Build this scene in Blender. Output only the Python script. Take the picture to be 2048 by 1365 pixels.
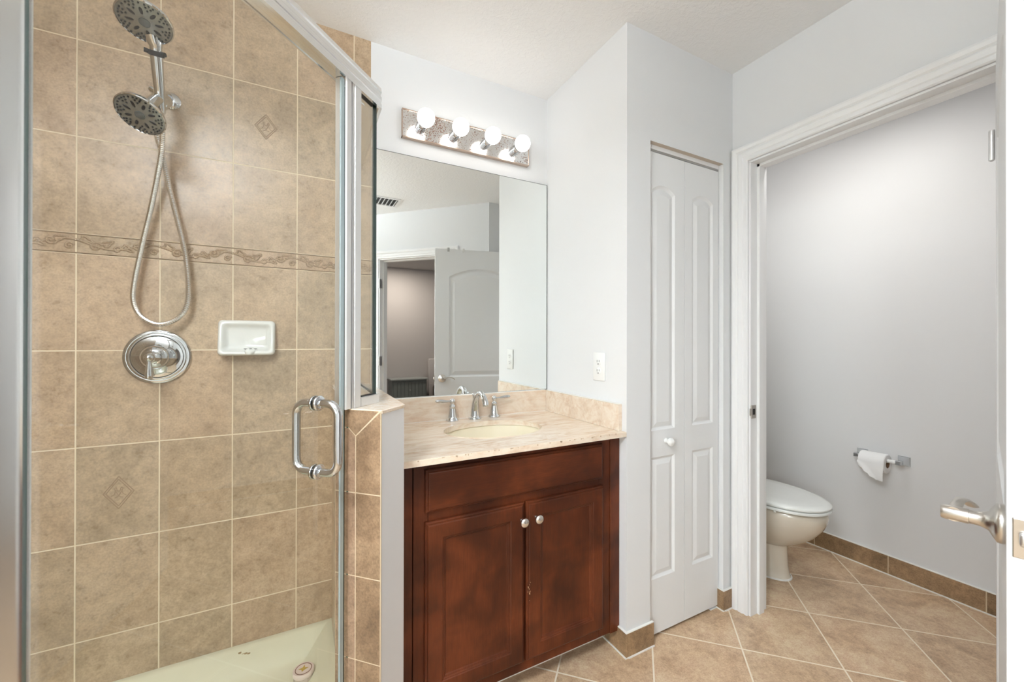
import bpy, bmesh, math, random
from mathutils import Vector, Matrix
from mathutils.geometry import tessellate_polygon
random.seed(7)
sc = bpy.context.scene
for o in list(bpy.data.objects): bpy.data.objects.remove(o)
COL = sc.collection
PI = math.pi

# ------------------------------------------------------------------ camera
TH, PT, RO, F = 1.08615702, .00231173, .00175962, 803.4
fwd = Vector((math.cos(TH)*math.cos(PT), math.sin(TH)*math.cos(PT), math.sin(PT)))
rgt = Vector((math.sin(TH), -math.cos(TH), 0)); up = rgt.cross(fwd)
r2 = math.cos(RO)*rgt + math.sin(RO)*up; u2 = -math.sin(RO)*rgt + math.cos(RO)*up
cd = bpy.data.cameras.new('camera'); cam = bpy.data.objects.new('camera', cd); COL.objects.link(cam)
cam.matrix_world = Matrix(((r2.x, u2.x, -fwd.x, 0), (r2.y, u2.y, -fwd.y, 0), (r2.z, u2.z, -fwd.z, 1.207), (0, 0, 0, 1)))
cd.sensor_width = 36; cd.lens = F*36/2048; cd.clip_start = .02; cd.clip_end = 60
cd.dof.use_dof = True; cd.dof.focus_distance = 1.35; cd.dof.aperture_fstop = 5.0
sc.camera = cam
# ------------------------------------------------------------------ view / world
sc.view_settings.view_transform = 'Standard'; sc.view_settings.look = 'None'
sc.view_settings.gamma = 1; sc.view_settings.exposure = 0.15; sc.view_settings.use_curve_mapping = False
w = bpy.data.worlds.new('world'); sc.world = w; w.use_nodes = True
w.node_tree.nodes['Background'].inputs[0].default_value = (.75, .87, 1, 1)
w.node_tree.nodes['Background'].inputs[1].default_value = 1.2
L_UP = 46
L_WINDOW, L_CEIL, L_TOILET, L_BED, E_BULB = 38, 27, 5.8, 20, 4.9
def area(name, loc, rot, sx, sy, e, col=(1, 1, 1), shape='RECTANGLE'):
    l = bpy.data.lights.new(name, 'AREA'); l.shape = shape; l.size = sx; l.size_y = sy; l.energy = e; l.color = col
    o = bpy.data.objects.new(name, l); COL.objects.link(o); o.location = loc; o.rotation_euler = rot
    return o
area('daylight', (-2.59, -1.40, 1.545), (PI/2, 0, 0), 1.15, .66, L_WINDOW, (.90, .96, 1))
area('added_fill_down', (-.62, .05, 2.045), (0, 0, 0), .50, .50, L_CEIL, (.87, .94, 1), 'DISK')  # added downward fill below the unseen bowl lamp
area('added_fill_up', (-.62, .05, 2.125), (PI, 0, 0), .50, .50, L_UP, (.87, .94, 1), 'DISK')  # added uplight, bounces soft fill off the ceiling out of view
area('toilet_lamp_light', (2.06, .98, 2.372), (0, 0, 0), .34, .34, L_TOILET, (1, .985, .955), 'DISK')
area('bedroom_lamp_light', (1.36, -2.63, 2.428), (0, 0, 0), .12, .12, L_BED, (1, .9, .8), 'DISK')

# ------------------------------------------------------------------ material helpers
def srgb(r, g, b):
    f = lambda c: (c/255)/12.92 if c/255 <= .04045 else ((c/255+.055)/1.055)**2.4
    return (f(r), f(g), f(b), 1)
class NT:
    def __init__(s, name):
        s.m = bpy.data.materials.new(name); s.m.use_nodes = True; s.t = s.m.node_tree
        s.b = s.t.nodes['Principled BSDF']; s.out = s.t.nodes['Material Output']
    def n(s, ty, **k):
        nd = s.t.nodes.new(ty)
        for a, v in k.items(): setattr(nd, a, v)
        return nd
    def l(s, a, b): s.t.links.new(a, b)
    def put(s, inp, v):
        if isinstance(v, (int, float, tuple, list)): inp.default_value = v
        else: s.l(v, inp)
    def math(s, op, a, b=None, c=None, clamp=False):
        nd = s.n('ShaderNodeMath', operation=op); nd.use_clamp = clamp
        for i, v in enumerate((a, b, c)):
            if v is not None: s.put(nd.inputs[i], v)
        return nd.outputs[0]
    def noise(s, vec, scale, detail=4, rough=.55, dist=0):
        nd = s.n('ShaderNodeTexNoise'); s.put(nd.inputs['Vector'], vec); nd.inputs['Scale'].default_value = scale
        nd.inputs['Detail'].default_value = detail; nd.inputs['Roughness'].default_value = rough; nd.inputs['Distortion'].default_value = dist
        return nd.outputs['Fac']
    def ramp(s, fac, stops):
        nd = s.n('ShaderNodeValToRGB'); s.put(nd.inputs[0], fac); e = nd.color_ramp.elements
        while len(e) < len(stops): e.new(.5)
        for i, (p, c) in enumerate(stops): e[i].position = p; e[i].color = c if len(c) == 4 else (*c, 1)
        return nd.outputs[0]
    def mix(s, f, a, b, mode='MIX'):
        nd = s.n('ShaderNodeMix', data_type='RGBA', blend_type=mode); s.put(nd.inputs[0], f); s.put(nd.inputs[6], a); s.put(nd.inputs[7], b)
        return nd.outputs[2]
    def bump(s, h, strength=.3, dist=.001):
        nd = s.n('ShaderNodeBump'); s.put(nd.inputs['Height'], h); nd.inputs['Strength'].default_value = strength; nd.inputs['Distance'].default_value = dist
        s.l(nd.outputs[0], s.b.inputs['Normal']); return nd
    def pos(s): return s.n('ShaderNodeNewGeometry').outputs['Position']
    def obj(s): return s.n('ShaderNodeTexCoord').outputs['Object']
    def xyz(s, v): nd = s.n('ShaderNodeSeparateXYZ'); s.l(v, nd.inputs[0]); return nd.outputs
    def vec(s, x, y, z):
        nd = s.n('ShaderNodeCombineXYZ')
        for i, v in enumerate((x, y, z)): s.put(nd.inputs[i], v)
        return nd.outputs[0]
    def scale(s, v, k): nd = s.n('ShaderNodeVectorMath', operation='MULTIPLY'); s.l(v, nd.inputs[0]); nd.inputs[1].default_value = k; return nd.outputs[0]
    def add(s, v, k): nd = s.n('ShaderNodeVectorMath', operation='ADD'); s.l(v, nd.inputs[0]); s.put(nd.inputs[1], k); return nd.outputs[0]
def plain(name, col, rough=.5, metal=0, spec=None, coat=0, bumpn=None):
    t = NT(name); t.b.inputs['Base Color'].default_value = col if len(col) == 4 else (*col, 1)
    t.b.inputs['Roughness'].default_value = rough; t.b.inputs['Metallic'].default_value = metal
    if spec is not None: t.b.inputs['Specular IOR Level'].default_value = spec
    if coat: t.b.inputs['Coat Weight'].default_value = coat; t.b.inputs['Coat Roughness'].default_value = .05
    if bumpn: t.bump(t.noise(t.pos(), bumpn[0], 3), bumpn[1], bumpn[2])
    return t.m
def emis(name, col, st):
    t = NT(name); t.b.inputs['Base Color'].default_value = (*col, 1)
    t.b.inputs['Emission Color'].default_value = (*col, 1); t.b.inputs['Emission Strength'].default_value = st; t.b.inputs['Roughness'].default_value = .3
    return t.m

PAINT = plain('wall_paint', (.79, .795, .805), .55, bumpn=(90, .12, .0015))
PAINT_T = plain('toilet_room_paint', (.76, .76, .76), .5, bumpn=(90, .12, .0015))
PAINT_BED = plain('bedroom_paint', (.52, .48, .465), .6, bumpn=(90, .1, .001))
TRIMW = plain('trim_gloss_paint', (.89, .89, .895), .38)
DOORW = plain('door_paint', (.83, .835, .84), .5)
CAULK = plain('white_caulk', (.85, .83, .79), .6, bumpn=(200, .3, .001))
BEIGE = plain('beige_header_paint', srgb(205, 192, 178), .7)
DARK = plain('dark_void', (.03, .028, .026), .8)
BLACKR = plain('black_rubber', (.02, .02, .022), .5)
CHROME = plain('chrome', (.63, .65, .67), .06, 1)
ALU = plain('bright_aluminium', (.84, .85, .855), .13, 1)
ALUS = plain('satin_aluminium', (.80, .80, .80), .42, 1)
NICKEL = plain('brushed_nickel', (.62, .59, .55), .28, 1)
GREYM = plain('grey_metal', (.45, .45, .44), .35, 1)
PORC = plain('white_glazed_ceramic', (.80, .80, .76), .12, coat=.6)
BISQ = plain('bisque_vitreous_china', srgb(216, 206, 190), .12, coat=.6)
SEATW = plain('white_seat_plastic', (.78, .79, .76), .2, coat=.3)
CREAM = plain('cream_sink_glaze', srgb(240, 230, 204), .1, coat=.6)
PANM = plain('cream_acrylic', srgb(222, 219, 192), .22, coat=.3)
PLAST = plain('white_plastic', (.86, .86, .85), .3)
PAPER = plain('tissue_paper', (.86, .855, .85), .95, bumpn=(500, .3, .0006))
CARD = plain('brown_card', srgb(120, 90, 66), .9)
GREYP = plain('grey_face_plastic', (.33, .34, .32), .25, .6)
NOZZ = plain('black_nozzle_rubber', (.015, .016, .02), .35)
NIGHT = plain('dark_grey_painted_wood', srgb(118, 124, 121), .45, bumpn=(60, .2, .001))
BEDF = plain('brown_leather', srgb(96, 86, 78), .4)
SEAL = plain('dark_green_seal', (.012, .03, .025), .25)
CLEARS = plain('pale_blue_seal', srgb(176, 192, 196), .25, .3)
BULB = emis('lit_bulb_glass', (1, .97, .93), E_BULB)
LAMPD = emis('lit_lamp_diffuser', (1, .985, .96), 2.5)
CANE = emis('lit_downlight', (1, .93, .82), 12)

def mk_ceiling():
    t = NT('textured_ceiling_paint'); t.b.inputs['Base Color'].default_value = (.92, .92, .92, 1); t.b.inputs['Roughness'].default_value = .8
    h = t.ramp(t.noise(t.pos(), 55, 4, .6, .6), [(.42, (0, 0, 0)), (.62, (1, 1, 1))]); t.bump(h, .35, .0025); return t.m
CEIL = mk_ceiling()

def mk_glass():
    t = NT('shower_glass'); t.t.nodes.remove(t.b)
    tr = t.n('ShaderNodeBsdfTransparent'); tr.inputs[0].default_value = (.985, .992, .985, 1)
    gl = t.n('ShaderNodeBsdfGlossy'); gl.inputs['Roughness'].default_value = .01; gl.inputs[0].default_value = (1, 1, 1, 1)
    fr = t.n('ShaderNodeFresnel'); bf = t.n('ShaderNodeNewGeometry').outputs['Backfacing']; t.l(t.math('MULTIPLY_ADD', bf, 1/1.45-1.45, 1.45), fr.inputs[0])
    mx = t.n('ShaderNodeMixShader'); t.l(fr.outputs[0], mx.inputs[0]); t.l(tr.outputs[0], mx.inputs[1]); t.l(gl.outputs[0], mx.inputs[2])
    t.l(mx.outputs[0], t.out.inputs[0]); return t.m
GLASS = mk_glass()
GEDGE = plain('green_glass_edge', (.06, .16, .13), .1)
MIRR = plain('mirror_silver', (.90, .925, .91), .0, 1)

def tile_color(t, p, cell, base, vein=1.0):
    """stone-look tile colour: base = three colours; p metres; cell = per-tile random 0..1 colour"""
    off = t.n('ShaderNodeVectorMath', operation='SCALE'); t.put(off.inputs[0], cell); off.inputs['Scale'].default_value = 9
    q = t.add(p, off.outputs[0])
    n1 = t.noise(q, 5.5, 6, .62, .8); n2 = t.noise(q, 38, 5, .7); n3 = t.noise(q, 170, 3, .6)
    c = t.ramp(n1, [(.36, base[0]), (.5, base[1]), (.64, base[2])])
    c = t.mix(.6, c, t.ramp(n2, [(.34, (.34, .33, .315)), (.66, (.66, .66, .65))]), 'OVERLAY')
    c = t.mix(.45, c, t.ramp(n3, [(.3, (.28, .27, .25)), (.6, (.64, .64, .64))]), 'OVERLAY')
    return c, n1, n2, n3
def white(t, v):
    nd = t.n('ShaderNodeTexWhiteNoise', noise_dimensions='3D'); t.put(nd.inputs['Vector'], v); return nd.outputs['Color'], nd.outputs['Value']

def mk_shower_tile():
    t = NT('shower_wall_tile'); P = t.pos(); x, y, z = t.xyz(P)
    geo = t.n('ShaderNodeNewGeometry'); nx = t.math('ABSOLUTE', t.xyz(geo.outputs['Normal'])[0])
    isx = t.math('GREATER_THAN', nx, .8)                    # side walls use y as the running coordinate
    s_back = t.math('ADD', x, .0125); s_side = t.math('SUBTRACT', y, 1.7)
    s = t.math('ADD', t.math('MULTIPLY', s_back, t.math('SUBTRACT', 1, isx)), t.math('MULTIPLY', s_side, isx))
    du = t.math('PINGPONG', s, .1003); cu = t.math('FLOOR', t.math('DIVIDE', s, .2006))
    lo = t.math('SUBTRACT', 1.479, z); hi = t.math('SUBTRACT', z, 1.541)
    dlo = t.math('PINGPONG', lo, .1507); dhi = t.math('PINGPONG', hi, .1505)
    above = t.math('GREATER_THAN', hi, 0); below = t.math('GREATER_THAN', lo, 0)
    dv = t.math('MINIMUM', t.math('ADD', dlo, above), t.math('ADD', dhi, below))
    d = t.math('MINIMUM', du, dv)
    rl = t.math('FLOOR', t.math('DIVIDE', lo, .3014)); rh = t.math('FLOOR', t.math('DIVIDE', hi, .301))
    cv = t.math('ADD', t.math('MULTIPLY', t.math('ADD', rl, 20), below), t.math('MULTIPLY', t.math('ADD', rh, 40), above))
    cell, cval = white(t, t.vec(cu, cv, t.math('ADD', isx, .3)))
    base = [srgb(162, 140, 114), srgb(178, 155, 128), srgb(192, 169, 142)]
    c, n1, n2, n3 = tile_color(t, P, cell, base)
    c = t.mix(.28, c, t.ramp(cval, [(0, srgb(168, 154, 132)), (.5, srgb(182, 160, 134)), (1, srgb(188, 156, 130))]))
    g = t.math('SMOOTH_MIN', 1, 1, 0); g = t.n('ShaderNodeMapRange'); t.l(d, g.inputs[0]); g.inputs[1].default_value = .0012; g.inputs[2].default_value = .0024
    gm = g.outputs[0]
    t.l(t.mix(gm, srgb(230, 216, 190), c), t.b.inputs['Base Color'])
    t.put(t.b.inputs['Roughness'], t.math('ADD', t.math('MULTIPLY', t.math('SUBTRACT', 1, gm), .5), t.math('ADD', .20, t.math('MULTIPLY', n2, .2))))
    t.b.inputs['Specular IOR Level'].default_value = .5
    t.bump(t.math('ADD', t.math('MULTIPLY', gm, 1.0), t.math('ADD', t.math('MULTIPLY', n2, .22), t.math('MULTIPLY', n3, .10))), .45, .0014)
    return t.m
STILE = mk_shower_tile()

def mk_simple_tile(name, cols, rough=.4, pitch=None, axis=1, origin=0, grout=srgb(206, 190, 160), gw=.002):
    t = NT(name); P = t.pos(); xs = t.xyz(P)
    if pitch:
        s = t.math('SUBTRACT', xs[axis], origin); d = t.math('PINGPONG', s, pitch/2); cell, cv = white(t, t.vec(t.math('FLOOR', t.math('DIVIDE', s, pitch)), .5, .5))
    else:
        oi = t.n('ShaderNodeObjectInfo'); cell, cv = white(t, t.vec(oi.outputs['Random'], .2, .3)); d = None
    c, n1, n2, n3 = tile_color(t, P, cell, cols)
    if d is not None:
        g = t.n('ShaderNodeMapRange'); t.l(d, g.inputs[0]); g.inputs[1].default_value = gw*.6; g.inputs[2].default_value = gw*1.3
        c = t.mix(g.outputs[0], grout, c)
    t.l(c, t.b.inputs['Base Color']); t.b.inputs['Roughness'].default_value = rough
    t.bump(t.math('ADD', n2, t.math('MULTIPLY', n3, .5)), .2, .001); return t.m
PONYT = mk_simple_tile('half_wall_tile', [srgb(126, 102, 80), srgb(145, 119, 94), srgb(162, 135, 108)], .42)
PONYTR = mk_simple_tile('half_wall_trim_tile', [srgb(142, 117, 96), srgb(160, 132, 110), srgb(172, 145, 121)], .4)
BASET = mk_simple_tile('baseboard_tile', [srgb(124, 100, 74), srgb(146, 119, 90), srgb(162, 132, 100)], .45, .338, 1, .938)
CAPT = mk_simple_tile('ledge_tile', [srgb(214, 196, 176), srgb(226, 210, 192), srgb(232, 218, 202)], .16, .25, 1, 1.16, srgb(236, 226, 210), .0015)
GROUT = plain('pale_grout', srgb(222, 204, 176), .8, bumpn=(300, .4, .0006))

def mk_floor():
    t = NT('diagonal_floor_tile'); P = t.pos(); x, y, z = t.xyz(P)
    a = t.math('SUBTRACT', t.math('ADD', x, y), 2.055); b = t.math('SUBTRACT', t.math('SUBTRACT', x, y), .086)
    pa, pb = .4628, .4755
    da = t.math('PINGPONG', a, pa/2); db = t.math('PINGPONG', b, pb/2); d = t.math('MINIMUM', da, db)
    cell, cv = white(t, t.vec(t.math('FLOOR', t.math('DIVIDE', a, pa)), t.math('FLOOR', t.math('DIVIDE', b, pb)), .5))
    base = [srgb(178, 150, 122), srgb(200, 172, 142), srgb(212, 187, 158)]
    c, n1, n2, n3 = tile_color(t, t.scale(P, (1, 1, 1)), cell, base)
    st = t.noise(t.add(t.scale(P, (10, 38, 1)), cell), 1.0, 5, .7, .5)
    c = t.mix(.35, c, t.ramp(st, [(.3, (.40, .38, .36)), (.68, (.60, .59, .58))]), 'OVERLAY')
    c = t.mix(.12, c, t.ramp(cv, [(0, srgb(170, 150, 128)), (1, srgb(205, 160, 124))]))
    g = t.n('ShaderNodeMapRange'); t.l(d, g.inputs[0]); g.inputs[1].default_value = .0034; g.inputs[2].default_value = .0050
    gm = g.outputs[0]
    t.l(t.mix(gm, srgb(236, 224, 204), c), t.b.inputs['Base Color'])
    t.put(t.b.inputs['Roughness'], t.math('ADD', .34, t.math('MULTIPLY', t.math('SUBTRACT', 1, gm), .4)))
    t.bump(t.math('ADD', gm, t.math('MULTIPLY', n2, .35)), .3, .0014); return t.m
FLOORM = mk_floor()

def mk_wood(name, horiz=False):
    t = NT(name); P = t.obj()
    k = (3.5, 30, 40) if horiz else (40, 30, 3.5)
    gr = t.noise(t.scale(P, k), 1.0, 6, .65, .6); blot = t.noise(P, 5.5, 3, .5, .5); fine = t.noise(t.scale(P, (k[0]*6, k[1]*6, k[2]*6)), 1, 3, .6)
    c = t.ramp(blot, [(.36, srgb(62, 27, 12)), (.5, srgb(80, 37, 17)), (.64, srgb(100, 48, 24))])
    c = t.mix(.45, c, t.ramp(gr, [(.32, (.34, .32, .31)), (.68, (.66, .65, .64))]), 'OVERLAY')
    c = t.mix(.25, c, t.ramp(fine, [(.34, (.28, .28, .28)), (.66, (.7, .7, .7))]), 'OVERLAY')
    t.l(c, t.b.inputs['Base Color']); t.b.inputs['Roughness'].default_value = .38; t.b.inputs['Specular IOR Level'].default_value = .28; t.b.inputs['Coat Weight'].default_value = .05; t.b.inputs['Coat Roughness'].default_value = .25
    t.bump(gr, .08, .0006); return t.m
WOODV = mk_wood('cherry_stained_wood'); WOODH = mk_wood('cherry_stained_wood_rail', True)

def mk_marble(name, k=1.0):
    t = NT(name); P = t.pos()
    q = t.scale(P, (6, 13, 13)); n1 = t.noise(q, 1.0, 8, .66, 1.1); n2 = t.noise(P, 60, 4, .7); n3 = t.noise(t.scale(P, (5, 22, 22)), 1, 5, .6, 2)
    c = t.ramp(n1, [(.34, srgb(206*k, 176*k, 148*k)), (.45, srgb(228*k, 206*k, 182*k)), (.54, srgb(240*k, 226*k, 208*k)), (.68, srgb(230*k, 208*k, 184*k))])
    c = t.mix(.45, c, t.ramp(n3, [(.38, srgb(226*k, 198*k, 174*k)), (.58, srgb(242*k, 230*k, 214*k))]))
    c = t.mix(.28, c, t.ramp(n2, [(.3, (.42, .40, .38)), (.7, (.58, .58, .58))]), 'OVERLAY')
    pit = t.ramp(t.noise(t.scale(P, (60, 60, 60)), 1, 6, .75), [(.25, (1, 1, 1)), (.31, (0, 0, 0))])
    c = t.mix(t.math('MULTIPLY', pit, .35), c, srgb(150, 118, 90))
    t.l(c, t.b.inputs['Base Color']); t.b.inputs['Roughness'].default_value = .22; t.b.inputs['Coat Weight'].default_value = .15
    return t.m
MARBLE = mk_marble('travertine_counter'); MARBLE_B = mk_marble('travertine_backsplash', .965)

def mk_rusty():
    t = NT('spotted_chrome_plate'); P = t.pos()
    n = t.noise(P, 210, 2, .6); cl = t.noise(P, 7, 2, .6)
    spot = t.math('GREATER_THAN', t.math('ADD', n, t.math('MULTIPLY', t.math('SUBTRACT', cl, .5), .45)), .60)
    t.l(t.mix(spot, (.80, .80, .80, 1), srgb(128, 92, 76)), t.b.inputs['Base Color'])
    t.put(t.b.inputs['Metallic'], t.math('SUBTRACT', 1, t.math('MULTIPLY', spot, .7)))
    t.put(t.b.inputs['Roughness'], t.math('ADD', .16, t.math('MULTIPLY', spot, .4))); return t.m
RUST = mk_rusty(); RUSTE = plain('rusted_plate_edge', srgb(132, 92, 74), .45, .5, bumpn=(300, .4, .0008))

def mk_window():
    t = NT('patterned_obscure_glass'); P = t.pos(); x, y, z = t.xyz(P)
    v = t.n('ShaderNodeTexVoronoi'); t.l(P, v.inputs['Vector']); v.inputs['Scale'].default_value = 26
    grn = t.noise(P, 2.2, 3); c = t.ramp(grn, [(.35, (.55, .85, .55)), (.5, (.9, 1, .92)), (.65, (.95, .98, 1))])
    t.l(c, t.b.inputs['Emission Color']); t.b.inputs['Base Color'].default_value = (.4, .45, .42, 1)
    t.put(t.b.inputs['Emission Strength'], t.math('MULTIPLY_ADD', v.outputs['Distance'], 7.0, 2.2)); t.b.inputs['Roughness'].default_value = .2
    return t.m
WINM = mk_window()

# ------------------------------------------------------------------ mesh helpers (all coordinates in metres, world)
def new(): return bmesh.new()
def obj(name, bm, mat, parent=None, smooth=None, label=None):
    mats = mat if isinstance(mat, (list, tuple)) else [mat]
    if parent is not None:
        off = Vector(parent['_o']); bmesh.ops.translate(bm, verts=bm.verts, vec=-off)
    else: off = Vector((0, 0, 0))
    bmesh.ops.recalc_face_normals(bm, faces=bm.faces)
    me = bpy.data.meshes.new(name); bm.to_mesh(me); bm.free()
    for m in mats: me.materials.append(m)
    o = bpy.data.objects.new(name, me); COL.objects.link(o)
    if parent is not None: o.parent = parent
    o['_o'] = tuple(off)
    if smooth:
        me.shade_smooth()
        try: me.set_sharp_from_angle(angle=math.radians(smooth))
        except Exception: pass
    if label: o['label'] = label
    return o
def thing(name, label, cat, loc, group=None):
    o = bpy.data.objects.new(name, None); COL.objects.link(o); o.location = loc; o['_o'] = tuple(loc)
    o.empty_display_size = .05
    o['label'] = label; o['category'] = cat
    if group: o['group'] = group
    return o
def tag(o, label, cat, group=None):
    o['label'] = label; o['category'] = cat
    if group: o['group'] = group
    return o
def struct(name, bm, mat, smooth=None, label=None):
    o = obj(name, bm, mat, None, smooth); o['kind'] = 'structure'
    if label: o['label'] = label
    return o
def sthing(name, loc, label=None):
    o = bpy.data.objects.new(name, None); COL.objects.link(o); o.location = loc; o['_o'] = tuple(loc); o['kind'] = 'structure'
    if label: o['label'] = label
    return o
def setmat(faces, i):
    for f in faces: f.material_index = i
def box(bm, x0, x1, y0, y1, z0, z1, bev=0, mi=0, M=None, seg=2):
    r = bmesh.ops.create_cube(bm, size=1); vs = r['verts']
    for v in vs: v.co = Vector(((x0+x1)/2+v.co.x*(x1-x0), (y0+y1)/2+v.co.y*(y1-y0), (z0+z1)/2+v.co.z*(z1-z0)))
    fs = list({f for v in vs for f in v.link_faces}); setmat(fs, mi)
    if bev:
        es = list({e for v in vs for e in v.link_edges})
        rr = bmesh.ops.bevel(bm, geom=es, offset=bev, segments=seg, affect='EDGES', profile=.5, material=mi)
        vs = list({v for f in rr['faces'] for v in f.verts} | {v for v in vs if v.is_valid})
    if M is not None:
        for v in vs: v.co = M @ v.co
    return vs
def frame_from(d):
    d = Vector(d).normalized(); a = Vector((0, 0, 1)) if abs(d.z) < .9 else Vector((1, 0, 0))
    s = d.cross(a).normalized(); return s, s.cross(d).normalized(), d
def loft(bm, rings, close=True, cap0=True, cap1=True, mi=0):
    vr = [[bm.verts.new(p) for p in r] for r in rings]; n = len(vr[0])
    for a, b in zip(vr, vr[1:]):
        for i in range(n if close else n-1):
            j = (i+1) % n
            f = bm.faces.new((a[i], a[j], b[j], b[i])); f.material_index = mi
    if cap0: f = bm.faces.new(vr[0]); f.material_index = mi
    if cap1: f = bm.faces.new(list(reversed(vr[-1]))); f.material_index = mi
    return vr
def lathe(bm, c, d, prof, seg=32, mi=0, sx=1, sy=1, cap=True):
    """prof = [(radius, height along d)]"""
    s, t, d = frame_from(d); c = Vector(c); rings = []
    for r, h in prof:
        rings.append([c + d*h + s*(max(r, 1e-5)*sx*math.cos(2*PI*i/seg)) + t*(max(r, 1e-5)*sy*math.sin(2*PI*i/seg)) for i in range(seg)])
    loft(bm, rings, True, cap, cap, mi)
def spline(pts, n=8):
    pts = [Vector(p) for p in pts]; P = [2*pts[0]-pts[1]] + pts + [2*pts[-1]-pts[-2]]; out = []
    for i in range(1, len(P)-2):
        for k in range(n):
            t = k/n; a, b, c, d = P[i-1:i+3]
            out.append(.5*((2*b)+(c-a)*t+(2*a-5*b+4*c-d)*t*t+(3*b-a-3*c+d)*t**3))
    out.append(pts[-1]); return out
def tube(bm, pts, rad, seg=12, mi=0, cap=True, flat=1, upv=None):
    pts = [Vector(p) for p in pts]; n = len(pts); rr = rad if isinstance(rad, (list, tuple)) else [rad]*n
    s, t, d = frame_from(pts[1]-pts[0])
    if upv is not None: t = Vector(upv); s = d.cross(t).normalized(); t = s.cross(d).normalized(); 
    rings = []; prev = d
    for i in range(n):
        d = (pts[min(i+1, n-1)]-pts[max(i-1, 0)]).normalized()
        q = prev.rotation_difference(d); s = q @ s; t = q @ t; prev = d
        f = flat[i] if isinstance(flat, (list, tuple)) else flat
        rings.append([pts[i]+s*(rr[i]*math.cos(2*PI*k/seg))+t*(rr[i]*f*math.sin(2*PI*k/seg)) for k in range(seg)])
    loft(bm, rings, True, cap, cap, mi)
def prism(bm, poly, z0, z1, mi=0, holes=None):
    """vertical prism of a plan polygon [(x,y)] with optional holes"""
    loops = [poly]+(holes or []); V3 = [[Vector((a, b, 0)) for a, b in l] for l in loops]
    tris = tessellate_polygon(V3); flat = [p for l in loops for p in l]
    lo = [bm.verts.new((a, b, z0)) for a, b in flat]; hi = [bm.verts.new((a, b, z1)) for a, b in flat]
    for tr in tris:
        for vs in ((lo[tr[0]], lo[tr[2]], lo[tr[1]]), (hi[tr[0]], hi[tr[1]], hi[tr[2]])):
            try: f = bm.faces.new(vs); f.material_index = mi
            except ValueError: pass
    k = 0
    for l in loops:
        n = len(l)
        for i in range(n):
            j = (i+1) % n; f = bm.faces.new((lo[k+i], lo[k+j], hi[k+j], hi[k+i])); f.material_index = mi
        k += n
    return lo, hi
def sweep(bm, path, prof, mi=0, cap=True, closed_prof=True):
    """prof [(n,z)] n = outward (right-hand) normal offset in plan; path plan points; mitred"""
    P = [Vector((a, b)) for a, b in path]; rings = []
    for i in range(len(P)):
        d0 = (P[i]-P[i-1]).normalized() if i else None; d1 = (P[i+1]-P[i]).normalized() if i < len(P)-1 else None
        a = d0 or d1; b = d1 or d0; n0 = Vector((a.y, -a.x)); n1 = Vector((b.y, -b.x)); m = (n0+n1); m = m/m.dot(n0)
        rings.append([Vector((P[i].x+m.x*u, P[i].y+m.y*u, z)) for u, z in prof])
    loft(bm, rings, closed_prof, cap, cap, mi)
def offset_to(k_line):  # helper kept simple
    return k_line
def arch_loop(x0, x1, z0, z1, rise, n=14):
    """counter-clockwise loop; z1 = springing height of the arch"""
    pts = [(x0, z0), (x1, z0), (x1, z1)]
    if rise > 0:
        xc = (x0+x1)/2; hw = (x1-x0)/2
        for i in range(1, n):
            a = x1-(x1-x0)*i/n; pts.append((a, z1+rise*(1-((a-xc)/hw)**2)))
    else:
        for i in range(1, n): pts.append((x1-(x1-x0)*i/n, z1))
    pts.append((x0, z1)); return pts
def panel_leaf(bm, W, H, T, panels, prof, M, both=True, edge=None, mi=0):
    """door leaf in local x 0..W, z 0..H, front face at y=0, back at y=T (M maps to world).
       prof = [(inset, depth)], first (0,0); last closed as a field. edge = [(inset, depth)] moulded outer edge"""
    def face(side):
        sg = 1 if side == 0 else -1; y0 = 0 if side == 0 else T
        V = lambda p, dep: bm.verts.new(M @ Vector((p[0], y0+sg*dep, p[1])))
        e_in, e_dep = (edge[-1] if edge else (0, 0))
        outer = [(e_in, e_in), (W-e_in, e_in), (W-e_in, H-e_in), (e_in, H-e_in)]
        loops = [outer]+[arch_loop(*p) for p in panels]
        tris = tessellate_polygon([[Vector((a, b, 0)) for a, b in l] for l in loops])
        vs = [[V(p, e_dep) for p in l] for l in loops]; flat = [v for l in vs for v in l]
        for tr in tris:
            try: bm.faces.new([flat[i] for i in tr]).material_index = mi
            except ValueError: pass
        for k, p in enumerate(panels):
            prev = vs[k+1]; x0, x1, z0, z1, rise = p
            for ins, dep in prof[1:]:
                rr = max(0, rise*(1-ins*1.2/((x1-x0)/2))) if rise else 0
                lp = arch_loop(x0+ins, x1-ins, z0+ins, z1-ins*(0.75 if rise else 1), rr); cur = [V(q, dep+e_dep) for q in lp]
                for i in range(len(cur)):
                    j = (i+1) % len(cur); bm.faces.new((prev[i], prev[j], cur[j], cur[i])).material_index = mi
                prev = cur
            bm.faces.new(prev).material_index = mi
        rim = vs[0]
        if edge:
            for ins, dep in reversed(edge[:-1]):
                cur = [V(q, dep) for q in [(ins, ins), (W-ins, ins), (W-ins, H-ins), (ins, H-ins)]]
                for i in range(4): bm.faces.new((rim[i], rim[(i+1) % 4], cur[(i+1) % 4], cur[i])).material_index = mi
                rim = cur
        return rim
    a = face(0)
    if both: b = face(1)
    else:
        b = [bm.verts.new(M @ Vector((p[0], T, p[1]))) for p in ((0, 0), (W, 0), (W, H), (0, H))]; bm.faces.new(b)
    for i in range(4): bm.faces.new((a[i], b[i], b[(i+1) % 4], a[(i+1) % 4])).material_index = mi

# ------------------------------------------------------------------ room dimensions
H = 2.44; YB = 1.727; XA = 1.109; YA = 1.16; XB = 1.755; XC = 1.87; XD = 2.715
XL = -3.3; YR = -1.47
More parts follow.
